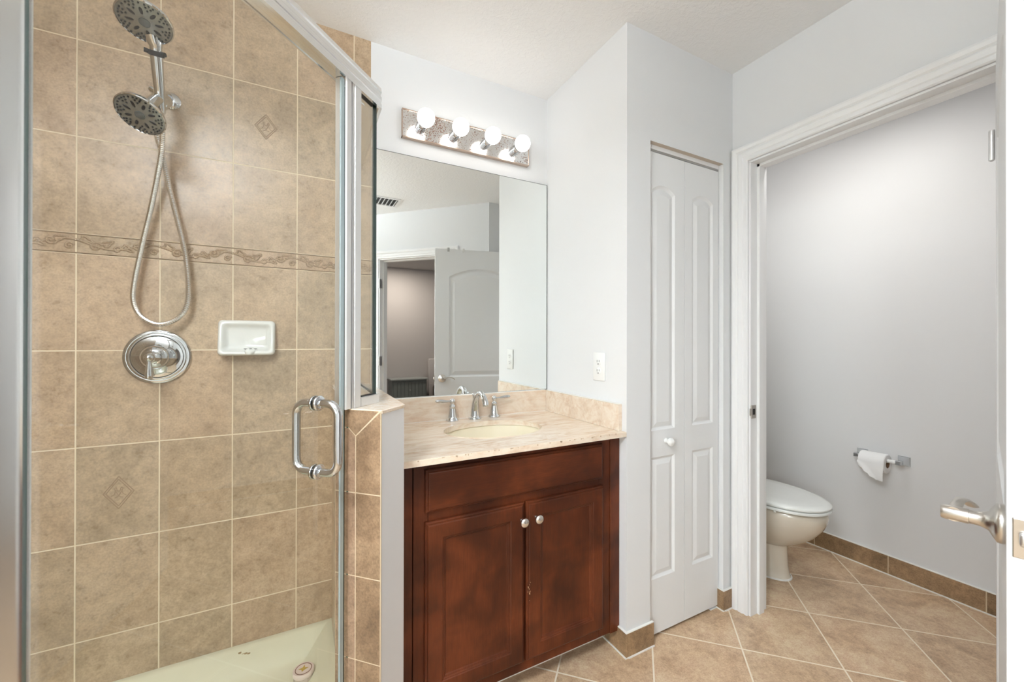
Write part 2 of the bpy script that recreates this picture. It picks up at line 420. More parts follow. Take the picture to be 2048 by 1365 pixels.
# ---- floor and ceiling
b = new(); prism(b, [(XL-.1, YR-.12), (.3, YR-.12), (XD+.1, -.1), (XD+.1, YB+.1), (XL-.1, YB+.1)], -.06, 0); struct('floor', b, FLOORM)
b = new(); prism(b, [(XL-.1, YR-.12), (-.21, YR-.02), (1.48, .2), (1.48, .13), (XD+.1, .13), (XD+.1, YB+.1), (XL-.1, YB+.1)], H, H+.06); struct('ceiling', b, CEIL)
# ---- walls
b = new(); box(b, .253, XA+.05, YB, YB+.1, 0, H); struct('wall_back', b, PAINT)
# vanity side wall + closet front wall: one drywall corner
b = new(); box(b, XA, XA+.09, YA+.115, YB+.1, 0, H); struct('wall_vanity_side', b, PAINT)
b = new()
ox0, ox1, oz = 1.234, 1.689, 2.013
box(b, XA, ox0, YA, YA+.115, 0, H, mi=0)
box(b, ox1, XB+.02, YA, YA+.115, 0, H)
box(b, ox0, ox1, YA, YA+.115, oz, H)
o = struct('wall_closet_front', b, [PAINT, BEIGE])
for p in o.data.polygons:
    if abs(p.normal.z+1) < .01 and abs(p.center.z-oz) < .01: p.material_index = 1
b = new(); box(b, XA+.09, XB+.02, YB, YB+.1, 0, H); struct('wall_closet_rear', b, PAINT)
# toilet door wall x = XB..XC with opening y .335...1.075, z 2.004
ty0, ty1, tz = .335, 1.078, 2.004
b = new()
box(b, XB, XC, ty1, YB+.1, 0, H); box(b, XB, XC, .12, ty0, 0, H); box(b, XB, XC, ty0, ty1, tz, H)
struct('wall_toilet_door', b, PAINT)
b = new(); box(b, XD, XD+.1, .0, YB+.1, 0, H); struct('wall_toilet_far', b, PAINT_T)
b = new(); box(b, XC, XD, YB, YB+.1, 0, H); struct('wall_toilet_back', b, PAINT_T)
b = new(); box(b, XC, XD, .02, .12, 0, H); struct('wall_toilet_front', b, PAINT_T)
# short return beside the entry wall, then the 45 degree entry wall
b = new(); box(b, 1.468, XC, .13, .212, 0, H); struct('wall_entry_return', b, PAINT)
R45 = Matrix.Translation((.0, .0, 0))
def e45(s, n):   # entry wall frame: s along (1,1) from the point (.675,-.59); n towards the bathroom (-1,1)
    q = math.sqrt(.5); return (.675+s*q-n*q, -.59+s*q+n*q)
def e45box(bm, s0, s1, n0, n1, z0, z1, mi=0, bev=0):
    a = .70710678; M = Matrix(((a, -a, 0, .675), (a, a, 0, -.59), (0, 0, 1, 0), (0, 0, 0, 1)))
    return box(bm, s0, s1, n0, n1, z0, z1, bev, mi, M)
EO = .76
b = new(); e45box(b, -1.245, 0, -.12, 0, 0, H); e45box(b, EO, 1.13, -.12, 0, 0, H); e45box(b, 0, EO, -.12, 0, 2.0, H)
struct('wall_entry', b, PAINT)
b = new()
box(b, XL, XL+.10, YR-.1, YR, 0, H); box(b, -1.92, -.19, YR-.1, YR, 0, H)
box(b, XL+.10, -1.92, YR-.1, YR, 0, 1.17); box(b, XL+.10, -1.92, YR-.1, YR, 1.92, H)
struct('wall_rear', b, PAINT)
b = new(); box(b, XL-.1, XL, YR-.1, YB+.1, 0, H); struct('wall_left', b, PAINT)
b = new(); box(b, XL, -.86, YB, YB+.1, 0, H); struct('wall_back_left', b, PAINT)
# rear window (daylight, reflected by the shower tile)
wn = sthing('window_1', (-2.59, YR-.05, 1.545))
b = new(); box(b, XL+.12, -1.945, YR-.035, YR-.028, 1.19, 1.90); obj('pane', b, WINM, wn)
b = new()
for x0, x1, z0, z1 in ((XL+.10, XL+.135, 1.17, 1.92), (-1.95, -1.92, 1.17, 1.92), (XL+.135, -1.95, 1.17, 1.2), (XL+.135, -1.95, 1.89, 1.92), (-2.605, -2.575, 1.2, 1.89)):
    box(b, x0, x1, YR-.06, YR-.015, z0, z1, .003)
obj('window_frame', b, TRIMW, wn)

# ---- shower tiled walls (back wall with relief listello and two etched diamonds)
def dist_poly(px, pz, poly):
    best = 9
    for (ax, az), (bx_, bz) in zip(poly, poly[1:]):
        dx, dz = bx_-ax, bz-az; L = dx*dx+dz*dz or 1e-9
        t = max(0, min(1, ((px-ax)*dx+(pz-az)*dz)/L)); q = (px-ax-t*dx)**2+(pz-az-t*dz)**2
        if q < best: best = q
    return math.sqrt(best)
STILED = plain('darker_relief_glaze', srgb(156, 133, 107), .45, bumpn=(300, .3, .0008))  # darker tan for the listello relief edges and the diamond lines
def listello_curves():
    C = []
    W = .2; m = .031
    C.append([(W*i/40, m+.013*math.cos(2*PI*i/40*1.0+.6)) for i in range(41)])
    for cx, cz, r, s in ((.045, .024, .015, 1), (.145, .036, .015, -1), (.095, .020, .010, 1), (.185, .022, .011, 1)):
        C.append([(cx+r*(1-i/34)*math.cos(s*i*.30+.5), cz+r*(1-i/34)*.95*math.sin(s*i*.30+.5)) for i in range(30)])
    for cx, cz, a in ((.072, .036, .7), (.118, .026, -.6), (.165, .044, .3), (.022, .044, -.4)):
        L = []
        for i in range(17):
            tt = 2*PI*i/16; rr = .0095*(1+.32*math.cos(3*tt)); L.append((cx+rr*1.35*math.cos(tt)*math.cos(a)-rr*.7*math.sin(tt)*math.sin(a), cz+rr*1.2*math.cos(tt)*math.sin(a)+rr*.7*math.sin(tt)*math.cos(a)))
        C.append(L)
    return C
LC = listello_curves()
NX, NZ = 100, 31
HMAP = [[0]*(NZ+1) for _ in range(NX+1)]
for i in range(NX+1):
    for j in range(NZ+1):
        px, pz = i*.2/NX, j*.062/NZ
        d = min(dist_poly(px, pz, c) for c in LC)
        h = .0022*max(0, 1-d/.0032)
        if pz < .005 or pz > .057: h = .0016 if (.0015 < pz < .004 or .058 < pz < .0605) else 0
        HMAP[i][j] = h
b = new(); box(b, -.86, .253, YB-.0005, YB+.1, 0, H)
for k in range(-4, 2):
    x0 = -.0125+k*.2006
    xa, xb = max(x0, -.86), min(x0+.2006, .253)
    if xb-xa < .02: continue
    i0 = max(0, int((xa-x0)/.2006*NX)); i1 = min(NX, int((xb-x0)/.2006*NX))
    g = [[b.verts.new((x0+.2006*i/NX, YB-.0012-HMAP[i][j]*1.6, 1.479+.062*j/NZ)) for j in range(NZ+1)] for i in range(i0, i1+1)]
    for p, q in zip(g, g[1:]):
        for j in range(NZ):
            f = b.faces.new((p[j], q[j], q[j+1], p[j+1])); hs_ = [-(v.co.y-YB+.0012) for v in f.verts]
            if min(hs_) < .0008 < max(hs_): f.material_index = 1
def diamond(cx, cz, hx, hz):
    for sc_, hh in ((1.0, .0016), (.82, .0014)):
        P = [(cx+hx*sc_, cz), (cx, cz+hz*sc_), (cx-hx*sc_, cz), (cx, cz-hz*sc_)]
        for i in range(4):
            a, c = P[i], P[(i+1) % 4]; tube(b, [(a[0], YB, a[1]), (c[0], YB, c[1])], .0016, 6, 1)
    for s in (-1, 1):
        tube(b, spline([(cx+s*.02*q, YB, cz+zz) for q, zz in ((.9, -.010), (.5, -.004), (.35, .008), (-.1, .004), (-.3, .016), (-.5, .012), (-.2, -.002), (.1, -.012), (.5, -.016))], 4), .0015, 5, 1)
diamond(-.114, 1.996, .035, .046); diamond(-.514, .722, .037, .052)
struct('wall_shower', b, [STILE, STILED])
b = new(); box(b, -.86, -.85, .63, YB, 0, H); struct('wall_shower_left', b, STILE)
b = new(); box(b, -.95, -.86, .63, YB, 0, H); struct('wall_shower_outer', b, PAINT)

# ---- half wall carrying the glass
PT_ = 1.027
b = new()
OUT = [(.249, YB), (.249, 1.1), (.178, 1.029), (.083, 1.124), (.116, 1.157), (.116, YB)]
prism(b, OUT, 0, 1.028)
struct('wall_half', b, PAINT)
b = new()      # ledge cap of tile with a slim overhang
prism(b, [(.252, YB), (.252, 1.099), (.1785, 1.0255), (.0785, 1.1255), (.112, 1.159), (.112, YB)], 1.028, 1.037)
bmesh.ops.bevel(b, geom=list(b.edges), offset=.0015, segments=1, affect='EDGES')
struct('trim_1', b, CAPT)
b = new(); box(b, .111, .116, 1.157, YB, .1, 1.028)
a_ = .70710678
# inner 45 degree skin of the half wall
vs = box(b, 0, .045, 0, .004, .1, 1.028, 0, 0, Matrix(((a_, -a_, 0, .0835), (a_, a_, 0, 1.1235), (0, 0, 1, 0), (0, 0, 0, 1))))
struct('wall_half_inner', b, STILE)
# end face: individual tiles over grout, frame: s along (-1,1)/sqrt2 from (.178,1.027), z up
ME = Matrix(((-a_, -a_, 0, .178), (a_, -a_, 0, 1.027), (0, 0, 1, 0), (0, 0, 0, 1)))   # local x=s, local y=outwards (towards door)
b = new(); box(b, 0, .135, .0, .0037, .1, 1.0355, 0, 2, ME)
def tile_poly(bm, pts, mi, th=.0045, ins=.0015):
    c = Vector((sum(p[0] for p in pts)/len(pts), sum(p[1] for p in pts)/len(pts)))
    P = []
    for i in range(len(pts)):   # true inset
        a, q, d = Vector(pts[i-1]), Vector(pts[i]), Vector(pts[(i+1) % len(pts)])
        e0 = (q-a).normalized(); e1 = (d-q).normalized(); n0 = Vector((-e0.y, e0.x)); n1 = Vector((-e1.y, e1.x)); m = (n0+n1); m = m/max(.3, m.dot(n0)); P.append(q+m*ins)
    lo = [bm.verts.new(ME @ Vector((p.x, .0, p.y))) for p in P]; hi = [bm.verts.new(ME @ Vector((p.x, th, p.y))) for p in P]
    f = [bm.faces.new(lo), bm.faces.new(hi)]
    for i in range(len(P)): f.append(bm.faces.new((lo[i], lo[(i+1) % len(P)], hi[(i+1) % len(P)], hi[i])))
    setmat(f, mi)
TP = 1.036; S1 = .0734; SE = .135
tile_poly(b, [(.003, TP), (S1, .970), (.0953, .990), (SE, .990), (SE, TP)], 0)
zs = [.970, .8275, .6185, .4095, .2005, .1]
tile_poly(b, [(0, TP), (0, zs[1]), (S1, zs[1]), (S1, .970)], 0)
tile_poly(b, [(S1, .970), (S1, zs[1]), (SE, zs[1]), (SE, .990), (.0953, .990)], 1)
for z1, z0 in zip(zs[1:], zs[2:]):
    tile_poly(b, [(0, z1), (0, z0), (S1, z0), (S1, z1)], 0)
    tile_poly(b, [(S1, z1), (S1, z0), (SE, z0), (SE, z1)], 1)
struct('wall_half_end', b, [PONYT, PONYTR, GROUT])
# curb under the glass door and base below
def diag(off, d):  # point on the door line: off = distance outwards from the glass outer face, d = distance from the strike post towards the hinge
    k = -.984+off*1.41421356; x0 = .110; y0 = 1.094
    # foot point of line x-y=k nearest (x0,y0)
    t = (k-(x0-y0))/2; x0 += t; y0 -= t
    return (x0-d*a_, y0-d*a_)
b = new(); sweep(b, [diag(0, .66), diag(0, 0)], [(-.05, 0), (.05, 0), (.05, .115), (-.05, .115)]); sweep(b, [(-.85, .628), diag(0, .66)], [(-.05, 0), (.05, 0), (.05, .1149), (-.05, .1149)])
struct('trim_2', b, CAPT)

# ---- baseboards (tile) with caulk lines
def bboard(name, x0, x1, y0, y1, h=.094, ax=None):
    b = new(); box(b, x0, x1, y0, y1, .004, h, .0012, 0, seg=1)
    g = .0035
    box(b, x0-(g if ax == 'x-' else 0), x1+(g if ax == 'x+' else 0), y0-(g if ax == 'y-' else 0), y1+(g if ax == 'y+' else 0), 0, .005, mi=1)
    box(b, x0, x1, y0, y1, h, h+.004, .0012, 1, seg=1)
    return struct(name, b, [BASET, CAULK])
bboard('baseboard_vanity_side', XA-.010, XA, YA-.010, 1.293, .093, 'x-')
bboard('baseboard_closet_left', XA, 1.246, YA-.010, YA, .093, 'y-')
bboard('baseboard_closet_right', 1.689, 1.748, YA-.010, YA, .088, 'y-')
bboard('baseboard_closet_jamb', 1.679, 1.689, YA-.010, YA+.05, .088, 'x-')
bboard('baseboard_toilet_far', XD-.010, XD, .12, YB, .097, 'x-')
bboard('baseboard_toilet_back', XC, XD-.01, YB-.010, YB, .097, 'y-')

# ---- door casings
CP = [(0, 0), (0, .009), (.004, .013), (.018, .011), (.022, .015), (.038, .0165), (.044, .013), (.05, .019), (.062, .021), (.070, .018), (.070, 0)]  # (across from the opening edge, thickness)
def casing(name, frame, w, h, jd, extra=None):
    """frame maps (s across opening, n out of the wall face, z); profile mitred at the head"""
    b = new(); path = [(0, 0, -1, 0), (0, h, -1, 1), (w, h, 1, 1), (w, 0, 1, 0)]
    rings = [[frame(s+ds*(c+.006), t, z+dz*(c+.006)) for c, t in CP] for s, z, ds, dz in path]
    loft(b, rings)
    # jamb lining and stop
    for s0, s1, z0, z1 in ((-.004, .003, 0, h), (w-.003, w+.004, 0, h), (-.004, w+.004, h-.003, h+.004)):
        P = [frame(s, n, z) for s in (s0, s1) for n in (.002, -jd) for z in (z0, z1)]
        vs = [b.verts.new(p) for p in P]
        for f in ((0, 1, 3, 2), (4, 6, 7, 5), (0, 4, 5, 1), (2, 3, 7, 6), (0, 2, 6, 4), (1, 5, 7, 3)): b.faces.new([vs[i] for i in f])
    for s0, s1, z0, z1 in ((0, .014, 0, h), (w-.014, w, 0, h), (0, w, h-.014, h)):
        P = [frame(s, n, z) for s in (s0, s1) for n in (-.045, -.08) for z in (z0, z1)]
        vs = [b.verts.new(p) for p in P]
        for f in ((0, 1, 3, 2), (4, 6, 7, 5), (0, 4, 5, 1), (2, 3, 7, 6), (0, 2, 6, 4), (1, 5, 7, 3)): b.faces.new([vs[i] for i in f])
    o = struct(name, b, TRIMW); o['_o'] = (0, 0, 0); return o
tcas = casing('trim_3', lambda s, n, z: Vector((XB-n, ty1-s, z)), ty1-ty0, tz, .115)
b = new()   # strike plate on the far jamb
box(b, XB-.004, XB+.03, ty1-.0085, ty1-.003, .872, .93, .0015); box(b, XB-.014, XB-.002, ty1-.0075, ty1-.004, .885, .917, .002)
obj('strike_plate', b, NICKEL, tcas)
b = new(); box(b, XB+.004, XB+.022, ty1-.0088, ty1-.0082, .888, .914); obj('strike_hole', b, DARK, tcas)
q_ = .70710678
ecas = casing('trim_4', lambda s, n, z: Vector((.675+s*q_-n*q_, -.59+s*q_+n*q_, z)), EO, 2.0, .12)
for hz in (1.77, 1.02, .25):
    b = new()
    for i in range(3): lathe(b, (.675-.012*q_+.004, -.59+.012*q_+.004, hz-.045+i*.03), (0, 0, 1), [(.006, 0), (.0065, .002), (.0065, .027), (.006, .029)], 12)
    e45box(b, -.001, .003, -.04, .004, hz-.045, hz+.045)
    obj('hinge', b, ALUS, ecas, 40)

# ------------------------------------------------------------------ closet bifold door (door_1)
d1 = sthing('door_1', (1.46, YA+.03, 0))
RP = [(0, 0), (.004, .003), (.010, .0065), (.013, .0065), (.030, .0015), (.032, .001)]
YD = YA+.022
def bleaf(x0, x1, y0, y1, p0, p1):
    b = new(); W = math.hypot(x1-x0, y1-y0); dx, dy = (x1-x0)/W, (y1-y0)/W
    M = Matrix(((dx, -dy, 0, x0), (dy, dx, 0, y0), (0, 0, 1, .013), (0, 0, 0, 1)))
    panel_leaf(b, W, 1.972, .03, [(p0-x0, p1-x0, .238-.013, .735-.013, 0), (p0-x0, p1-x0, .845-.013, 1.828-.013, .028)], RP, M)
    return obj('door_leaf', b, DOORW, d1)
bleaf(1.236, 1.4585, YD, YD, 1.262, 1.4)
bleaf(1.4605, 1.684, YD, YD, 1.509, 1.646)
b = new(); lathe(b, (1.347, YD, .797), (0, -1, 0), [(.0, 0), (.011, 0), (.009, .004), (.008, .012), (.012, .017), (.0165, .022), (.0175, .028), (.0155, .034), (.009, .038), (0, .039)], 28)
obj('knob', b, PLAST, d1, 60)
b = new(); box(b, 1.236, 1.687, YD-.001, YD+.034, 1.996, 2.013, 0, 0); box(b, 1.236, 1.687, YD+.002, YD+.008, 1.988, 1.997, 0, 1)
obj('track', b, [TRIMW, GREYM], d1)
b = new(); box(b, 1.240, 1.68, YD+.008, YD+.028, 1.986, 1.9965); obj('track_channel', b, plain('grey_track', (.2, .205, .2), .4, .6), d1)
b = new(); lathe(b, (1.652, YD+.014, 1.983), (0, 0, 1), [(.004, 0), (.004, .012), (.008, .012), (.008, .014)], 14); box(b, 1.60, 1.66, YD+.003, YD+.006, 1.988, 1.995, .001)
obj('pivot', b, PLAST, d1)
b = new(); box(b, 1.634, 1.686, YD+.0, YD+.022, .0, .004, .001); box(b, 1.66, 1.664, YD+.006, YD+.01, .004, .013); obj('floor_bracket', b, PLAST, d1)
b = new(); box(b, 1.237, 1.687, YA+.113, YA+.118, 0, 2.01); struct('closet_shade_sheet', b, DARK)  # near-black sheet: shade of the unlit closet interior put into its colour

# ------------------------------------------------------------------ toilet room door (door_2), standing open towards the camera
hx, hy = 1.742, .368; fx, fy = .986, .1975
dv = Vector((fx-hx, fy-hy, 0)); DW = dv.length; dv.normalize(); nv = Vector((dv.y, -dv.x, 0))   # normal towards +y side
if nv.y < 0: nv = -nv
d2 = sthing('door_2', (hx, hy, 0))
# local x from hinge to free edge, local y = depth (0 = +y side face, positive inwards)
MD = Matrix(((dv.x, -nv.x, 0, hx), (dv.y, -nv.y, 0, hy), (0, 0, 1, .012), (0, 0, 0, 1)))
b = new(); panel_leaf(b, DW, 1.972, .035, [(.115, DW-.115, .205, .72, 0), (.115, DW-.115, .90, 1.74, .075)], [(0, 0), (.006, .005), (.014, .009), (.02, .009), (.045, .003), (.048, .002)], MD)
obj('door_leaf', b, DOORW, d2)
HZ = .903
def dpt(s, n, z): return Vector((hx, hy, 0))+dv*s+nv*n+Vector((0, 0, z))
for side in (1, -1):
    b = new(); base = dpt(DW-.06, 0 if side == 1 else -.035, HZ); n = nv*side
    lathe(b, base, n, [(0, 0), (.032, 0), (.033, .003), (.032, .009), (.026, .013), (.016, .018), (.0125, .026), (.0115, .034), (.0115, .040), (.0128, .0405), (.0128, .070), (.011, .074), (0, .0745)], 36)
    P = [base+n*.058+(-dv)*t+Vector((0, 0, 1))*z+n*y for t, z, y in ((-.008, 0, 0), (.012, .001, .0), (.03, .007, -.002), (.05, .012, -.006), (.07, .010, -.010), (.088, .002, -.016), (.098, -.006, -.020))]
    P = spline(P, 5); m = len(P)
    tube(b, P, [.0125-.0045*min(1, i/(m*.4)) + .004*max(0, (i/m-.4)) for i in range(m)], 16, 0, True, [1-.62*min(1, i/(m*.35)) for i in range(m)], upv=(0, 0, 1))
    obj('lever_handle', b, NICKEL, d2, 50)
b = new()   # latch plate on the free edge
ML = Matrix(((nv.x, dv.x, 0, fx), (nv.y, dv.y, 0, fy), (0, 0, 1, 0), (0, 0, 0, 1)))
box(b, -.0305, -.0055, -.001, .0016, HZ-.031, HZ+.031, .0015, 0, ML); obj('latch_plate', b, NICKEL, d2)
b = new(); box(b, -.026, -.012, .001, .011, HZ-.011, HZ+.011, .004, 0, ML); obj('latch_bolt', b, ALUS, d2, 50)
b = new(); box(b, XB-.013, XB-.006, hy+.004, hy+.012, 1.725, 1.81, .002); lathe(b, (XB-.02, hy+.006, 1.725), (0, 0, 1), [(.006, 0), (.0065, .002), (.0065, .082), (.006, .085)], 12)
obj('hinge', b, ALUS, d2, 40)
# over-the-door hook straps
for s_, c_, lb in ((DW-.11, GREYM, 'small grey metal over-door strap on top of the open panelled door'), (DW-.235, PLAST, 'small white over-door strap on top of the open panelled door')):
    b = new(); M_ = MD
    box(b, s_-.009, s_+.009, -.0025, .0375, 1.972, 1.9745, 0, 0, M_); box(b, s_-.009, s_+.009, -.0025, 0, 1.95, 1.972, 0, 0, M_); box(b, s_-.009, s_+.009, .035, .0375, 1.93, 1.972, 0, 0, M_)
    box(b, s_-.009, s_+.009, -.010, -.0025, 1.955, 1.982, .002, 0, M_)
    tag(obj('door_hook', b, c_), lb, 'hook')

# ------------------------------------------------------------------ vanity
vc = thing('vanity_cabinet', 'dark cherry-stained vanity cabinet with two panelled doors under the stone counter', 'cabinet', (.68, 1.46, 0))
YF = 1.202
b = new()
box(b, .256, .30, YF, 1.722, .0, .842); box(b, 1.065, 1.098, YF+.02, 1.722, .093, .842); box(b, .256, 1.098, 1.29, 1.30, .0, .10); box(b, .256, 1.098, YF+.02, 1.722, .08, .095)
box(b, .256, 1.098, 1.70, 1.722, .08, .842)
obj('carcass', b, WOODV, vc)
b = new()   # face frame
box(b, .26, .345, YF, YF+.02, .08, .842, .001, seg=1); box(b, 1.008, 1.062, YF, YF+.02, .08, .842, .001, seg=1); box(b, 1.0625, 1.1085, YF-.004, YF+.02, .078, .842, .0015, seg=1)
box(b, .3455, 1.0075, YF, YF+.019, .80, .842); box(b, .3455, 1.0075, YF, YF+.019, .655, .70); box(b, .3455, 1.0075, YF, YF+.019, .08, .125); box(b, .66, .70, YF, YF+.019, .125, .655)
obj('face_frame', b, WOODV, vc)
b = new(); box(b, .256, .297, YF-.004, YF+.02, .0, .842, .0015, seg=1); obj('filler_strip', b, WOODV, vc)
EDG = [(0, .0095), (.0015, .0075), (.004, .006), (.006, .0058), (.0068, .003), (.009, .0008), (.011, 0)]
b = new(); M = Matrix.Translation((.334, YF-.019, .689)); panel_leaf(b, .684, .131, .0185, [], [(0, 0)], M, both=False, edge=EDG)
obj('false_drawer_front', b, WOODH, vc)
DPR = [(0, 0), (.0025, .002), (.005, .0025), (.007, .0055), (.011, .007), (.013, .0095), (.016, .0100)]
for x0, x1, kx in ((.333, .6745, .6625), (.6835, 1.021, .7195)):
    W = x1-x0; b = new(); M = Matrix.Translation((x0, YF-.019, .118))
    panel_leaf(b, W, .543, .0185, [(.052, W-.052, .052, .543-.050, 0)], DPR, M, both=False, edge=EDG)
    dr = obj('door', b, WOODV, vc)
    b = new(); lathe(b, (kx, YF-.019, .604), (0, -1, 0), [(0, 0), (.0075, 0), (.0065, .003), (.0055, .010), (.0075, .0135), (.0145, .0165), (.0160, .0195), (.0150, .023), (.010, .0262), (0, .0275)], 32)
    obj('knob', b, plain('satin_nickel', (.74, .72, .70), .22, 1) if kx < .7 else bpy.data.materials['satin_nickel'], dr, 60)
b = new()   # chipped finish beside the door gap
for i in range(16):
    px = .6845+random.random()*.012; pz = .36+random.gauss(0, .016); s = .0008+random.random()*.0014
    box(b, px, px+s, YF-.0193-.0003, YF-.0188, pz, pz+s*1.6)
obj('chipped_finish', b, plain('bare_wood_chip', srgb(196, 160, 124), .8), vc)
b = new(); box(b, .29, 1.105, 1.283, 1.29, 0, .004, mi=0); struct('trim_5', b, CAULK)

# counter with undermount sink opening
SC = (.683, 1.447); SA, SB = .203, .150
ell = [(SC[0]+SA*math.cos(2*PI*i/64), SC[1]+SB*math.sin(2*PI*i/64)) for i in range(64)]
ct = thing('vanity_countertop', 'cream and pink travertine counter slab with an oval sink cut-out', 'countertop', (.68, 1.44, .842))
b = new(); prism(b, [(.254, YA), (1.1085, YA), (1.1085, YB-.001), (.254, YB-.001)], .843, .862, 0, [ell])
es = [e for e in b.edges if all(abs(v.co.z-.862) < 1e-5 for v in e.verts) and (all(abs(v.co.y-YA) < 1e-5 for v in e.verts) or (len(e.link_faces) == 2 and abs(e.link_faces[0].normal.z-e.link_faces[1].normal.z) > .5))]
b.normal_update()
es = [e for e in b.edges if len(e.link_faces) == 2 and e.calc_face_angle(0) > 1.2 and all(v.co.z > .86 for v in e.verts)]
bmesh.ops.bevel(b, geom=es, offset=.002, segments=2, affect='EDGES')
for i in range(30):
    px = random.choice((random.uniform(.35, .62), random.uniform(.62, .95), random.uniform(.3, 1.09))); s = .001+random.random()*.003
    box(b, px, px+s*2, YA-.0004, YA+.001, .8595-random.random()*.004, .8612, mi=1)
obj('slab', b, [MARBLE, plain('chipped_stone', srgb(192, 168, 142), .8)], ct)
bs = thing('backsplash', 'travertine backsplash strip running along the wall below the mirror', 'backsplash', (.67, YB-.01, .863))
ss = thing('backsplash', 'short travertine side splash strip on the wall under the electrical outlet', 'backsplash', (1.10, 1.45, .863))
b = new(); box(b, .254, 1.1085, YB-.021, YB-.001, .862, .966, .0015, seg=1); obj('splash_slab', b, MARBLE_B, bs)
b = new(); box(b, 1.0895, 1.1085, 1.184, YB-.0215, .862, .965, .0015, seg=1); obj('splash_slab', b, MARBLE_B, ss)
b = new(); box(b, .254, 1.089, YB-.019, YB-.001, .966, .9685); obj('caulk', b, CAULK, bs); b = new(); box(b, 1.092, 1.1085, 1.186, YB-.022, .965, .9675, .001, seg=1); obj('caulk', b, CAULK, ss); b = new(); box(b, .26, 1.088, YB-.0235, YB-.0205, .8615, .8635)
obj('caulk', b, CAULK, ct)
sk = thing('sink_basin', 'cream oval undermount sink basin set below the travertine counter', 'sink', (SC[0], SC[1], .70))
b = new(); rings = []
for sc_, z in ((1.055, .842), (1.03, .842), (1.02, .836), (.98, .80), (.88, .755), (.66, .722), (.36, .708), (.09, .704)):
    rings.append([Vector((SC[0]+SA*sc_*math.cos(2*PI*i/64), SC[1]+SB*sc_*math.sin(2*PI*i/64), z)) for i in range(64)])
loft(b, rings, True, False, True)
obj('bowl', b, CREAM, sk, 60)
b = new(); lathe(b, (SC[0], SC[1], .7035), (0, 0, 1), [(0, 0), (.022, 0), (.022, .003), (.016, .0035), (.014, .001), (0, .001)], 28); obj('drain', b, CHROME, sk, 50)

# faucet set
fc = thing('faucet', 'chrome arched bathroom faucet with two lever handles behind the oval sink', 'faucet', (.692, 1.665, .862))
bx_, by_ = .693, 1.672
b = new()
lathe(b, (bx_, by_, .862), (0, 0, 1), [(0, 0), (.0285, 0), (.029, .003), (.027, .007), (.022, .010), (.0205, .014), (.0195, .019)], 32)
P = spline([(bx_, by_, .876), (bx_, by_-.000, .905), (bx_, by_-.008, .94), (bx_, by_-.028, .970), (bx_, by_-.060, .984), (bx_, by_-.090, .976), (bx_, by_-.110, .958), (bx_, by_-.118, .944)], 6); m = len(P)
tube(b, P, [.0195-.0085*min(1, i/(m*.45))+.0020*max(0, i/m-.7)/.3 for i in range(m)], 20)
lathe(b, P[-1]+Vector((0, .001, .004)), (0, -.28, -1), [(0, 0), (.0125, 0), (.0135, .003), (.0135, .013), (.0115, .015), (.009, .014), (0, .013)], 24)
obj('spout', b, CHROME, fc, 50)
b = new(); lathe(b, (bx_, by_+.020, .93), (0, 0, 1), [(0, 0), (.0025, 0), (.0025, .03), (.004, .033), (.0055, .038), (.004, .043), (0, .045)], 16); obj('lift_rod', b, CHROME, fc, 50)
for hxp, dirx in ((.588, -1), (.790, 1)):
    b = new(); lathe(b, (hxp, 1.675, .862), (0, 0, 1), [(0, 0), (.0265, 0), (.027, .003), (.0245, .008), (.0205, .012), (.019, .018), (.0165, .032), (.0135, .050), (.0115, .060), (.0135, .063), (.0115, .067), (.008, .070), (.007, .074), (.0105, .079), (.0118, .085), (.0105, .091), (.006, .096), (0, .098)], 32)
    hb = obj('handle_base', b, CHROME, fc, 50)
    b = new(); P = [Vector((hxp+dirx*t, 1.675-abs(t)*.10, .862+.086+t*z)) for t, z in ((.006, 0), (.016, 0), (.03, .02), (.045, .05), (.062, .06), (.074, .06), (.079, .06))]
    tube(b, P, [.006, .0052, .0062, .0082, .0092, .0075, .002], 18, 0, True, .8); obj('lever', b, CHROME, hb, 60)

# mirror
mr = thing('wall_mirror', 'large frameless vanity mirror above the travertine backsplash', 'mirror', (.68, YB-.003, .969))
b = new(); box(b, .2575, 1.1035, YB-.0062, YB-.0012, .9695, 2.001); obj('mirror_glass', b, MIRR, mr)
b = new()
for x0, x1, z0, z1 in ((.2560, .2575, .9685, 2.0025), (1.1035, 1.1055, .9685, 2.0025), (.2575, 1.1035, .9680, .9695), (.2575, 1.1035, 2.001, 2.0028)): box(b, x0, x1, YB-.0066, YB-.001, z0, z1)
obj('mirror_edge', b, plain('dark_mirror_edge', (.10, .10, .10), .4, .5), mr)

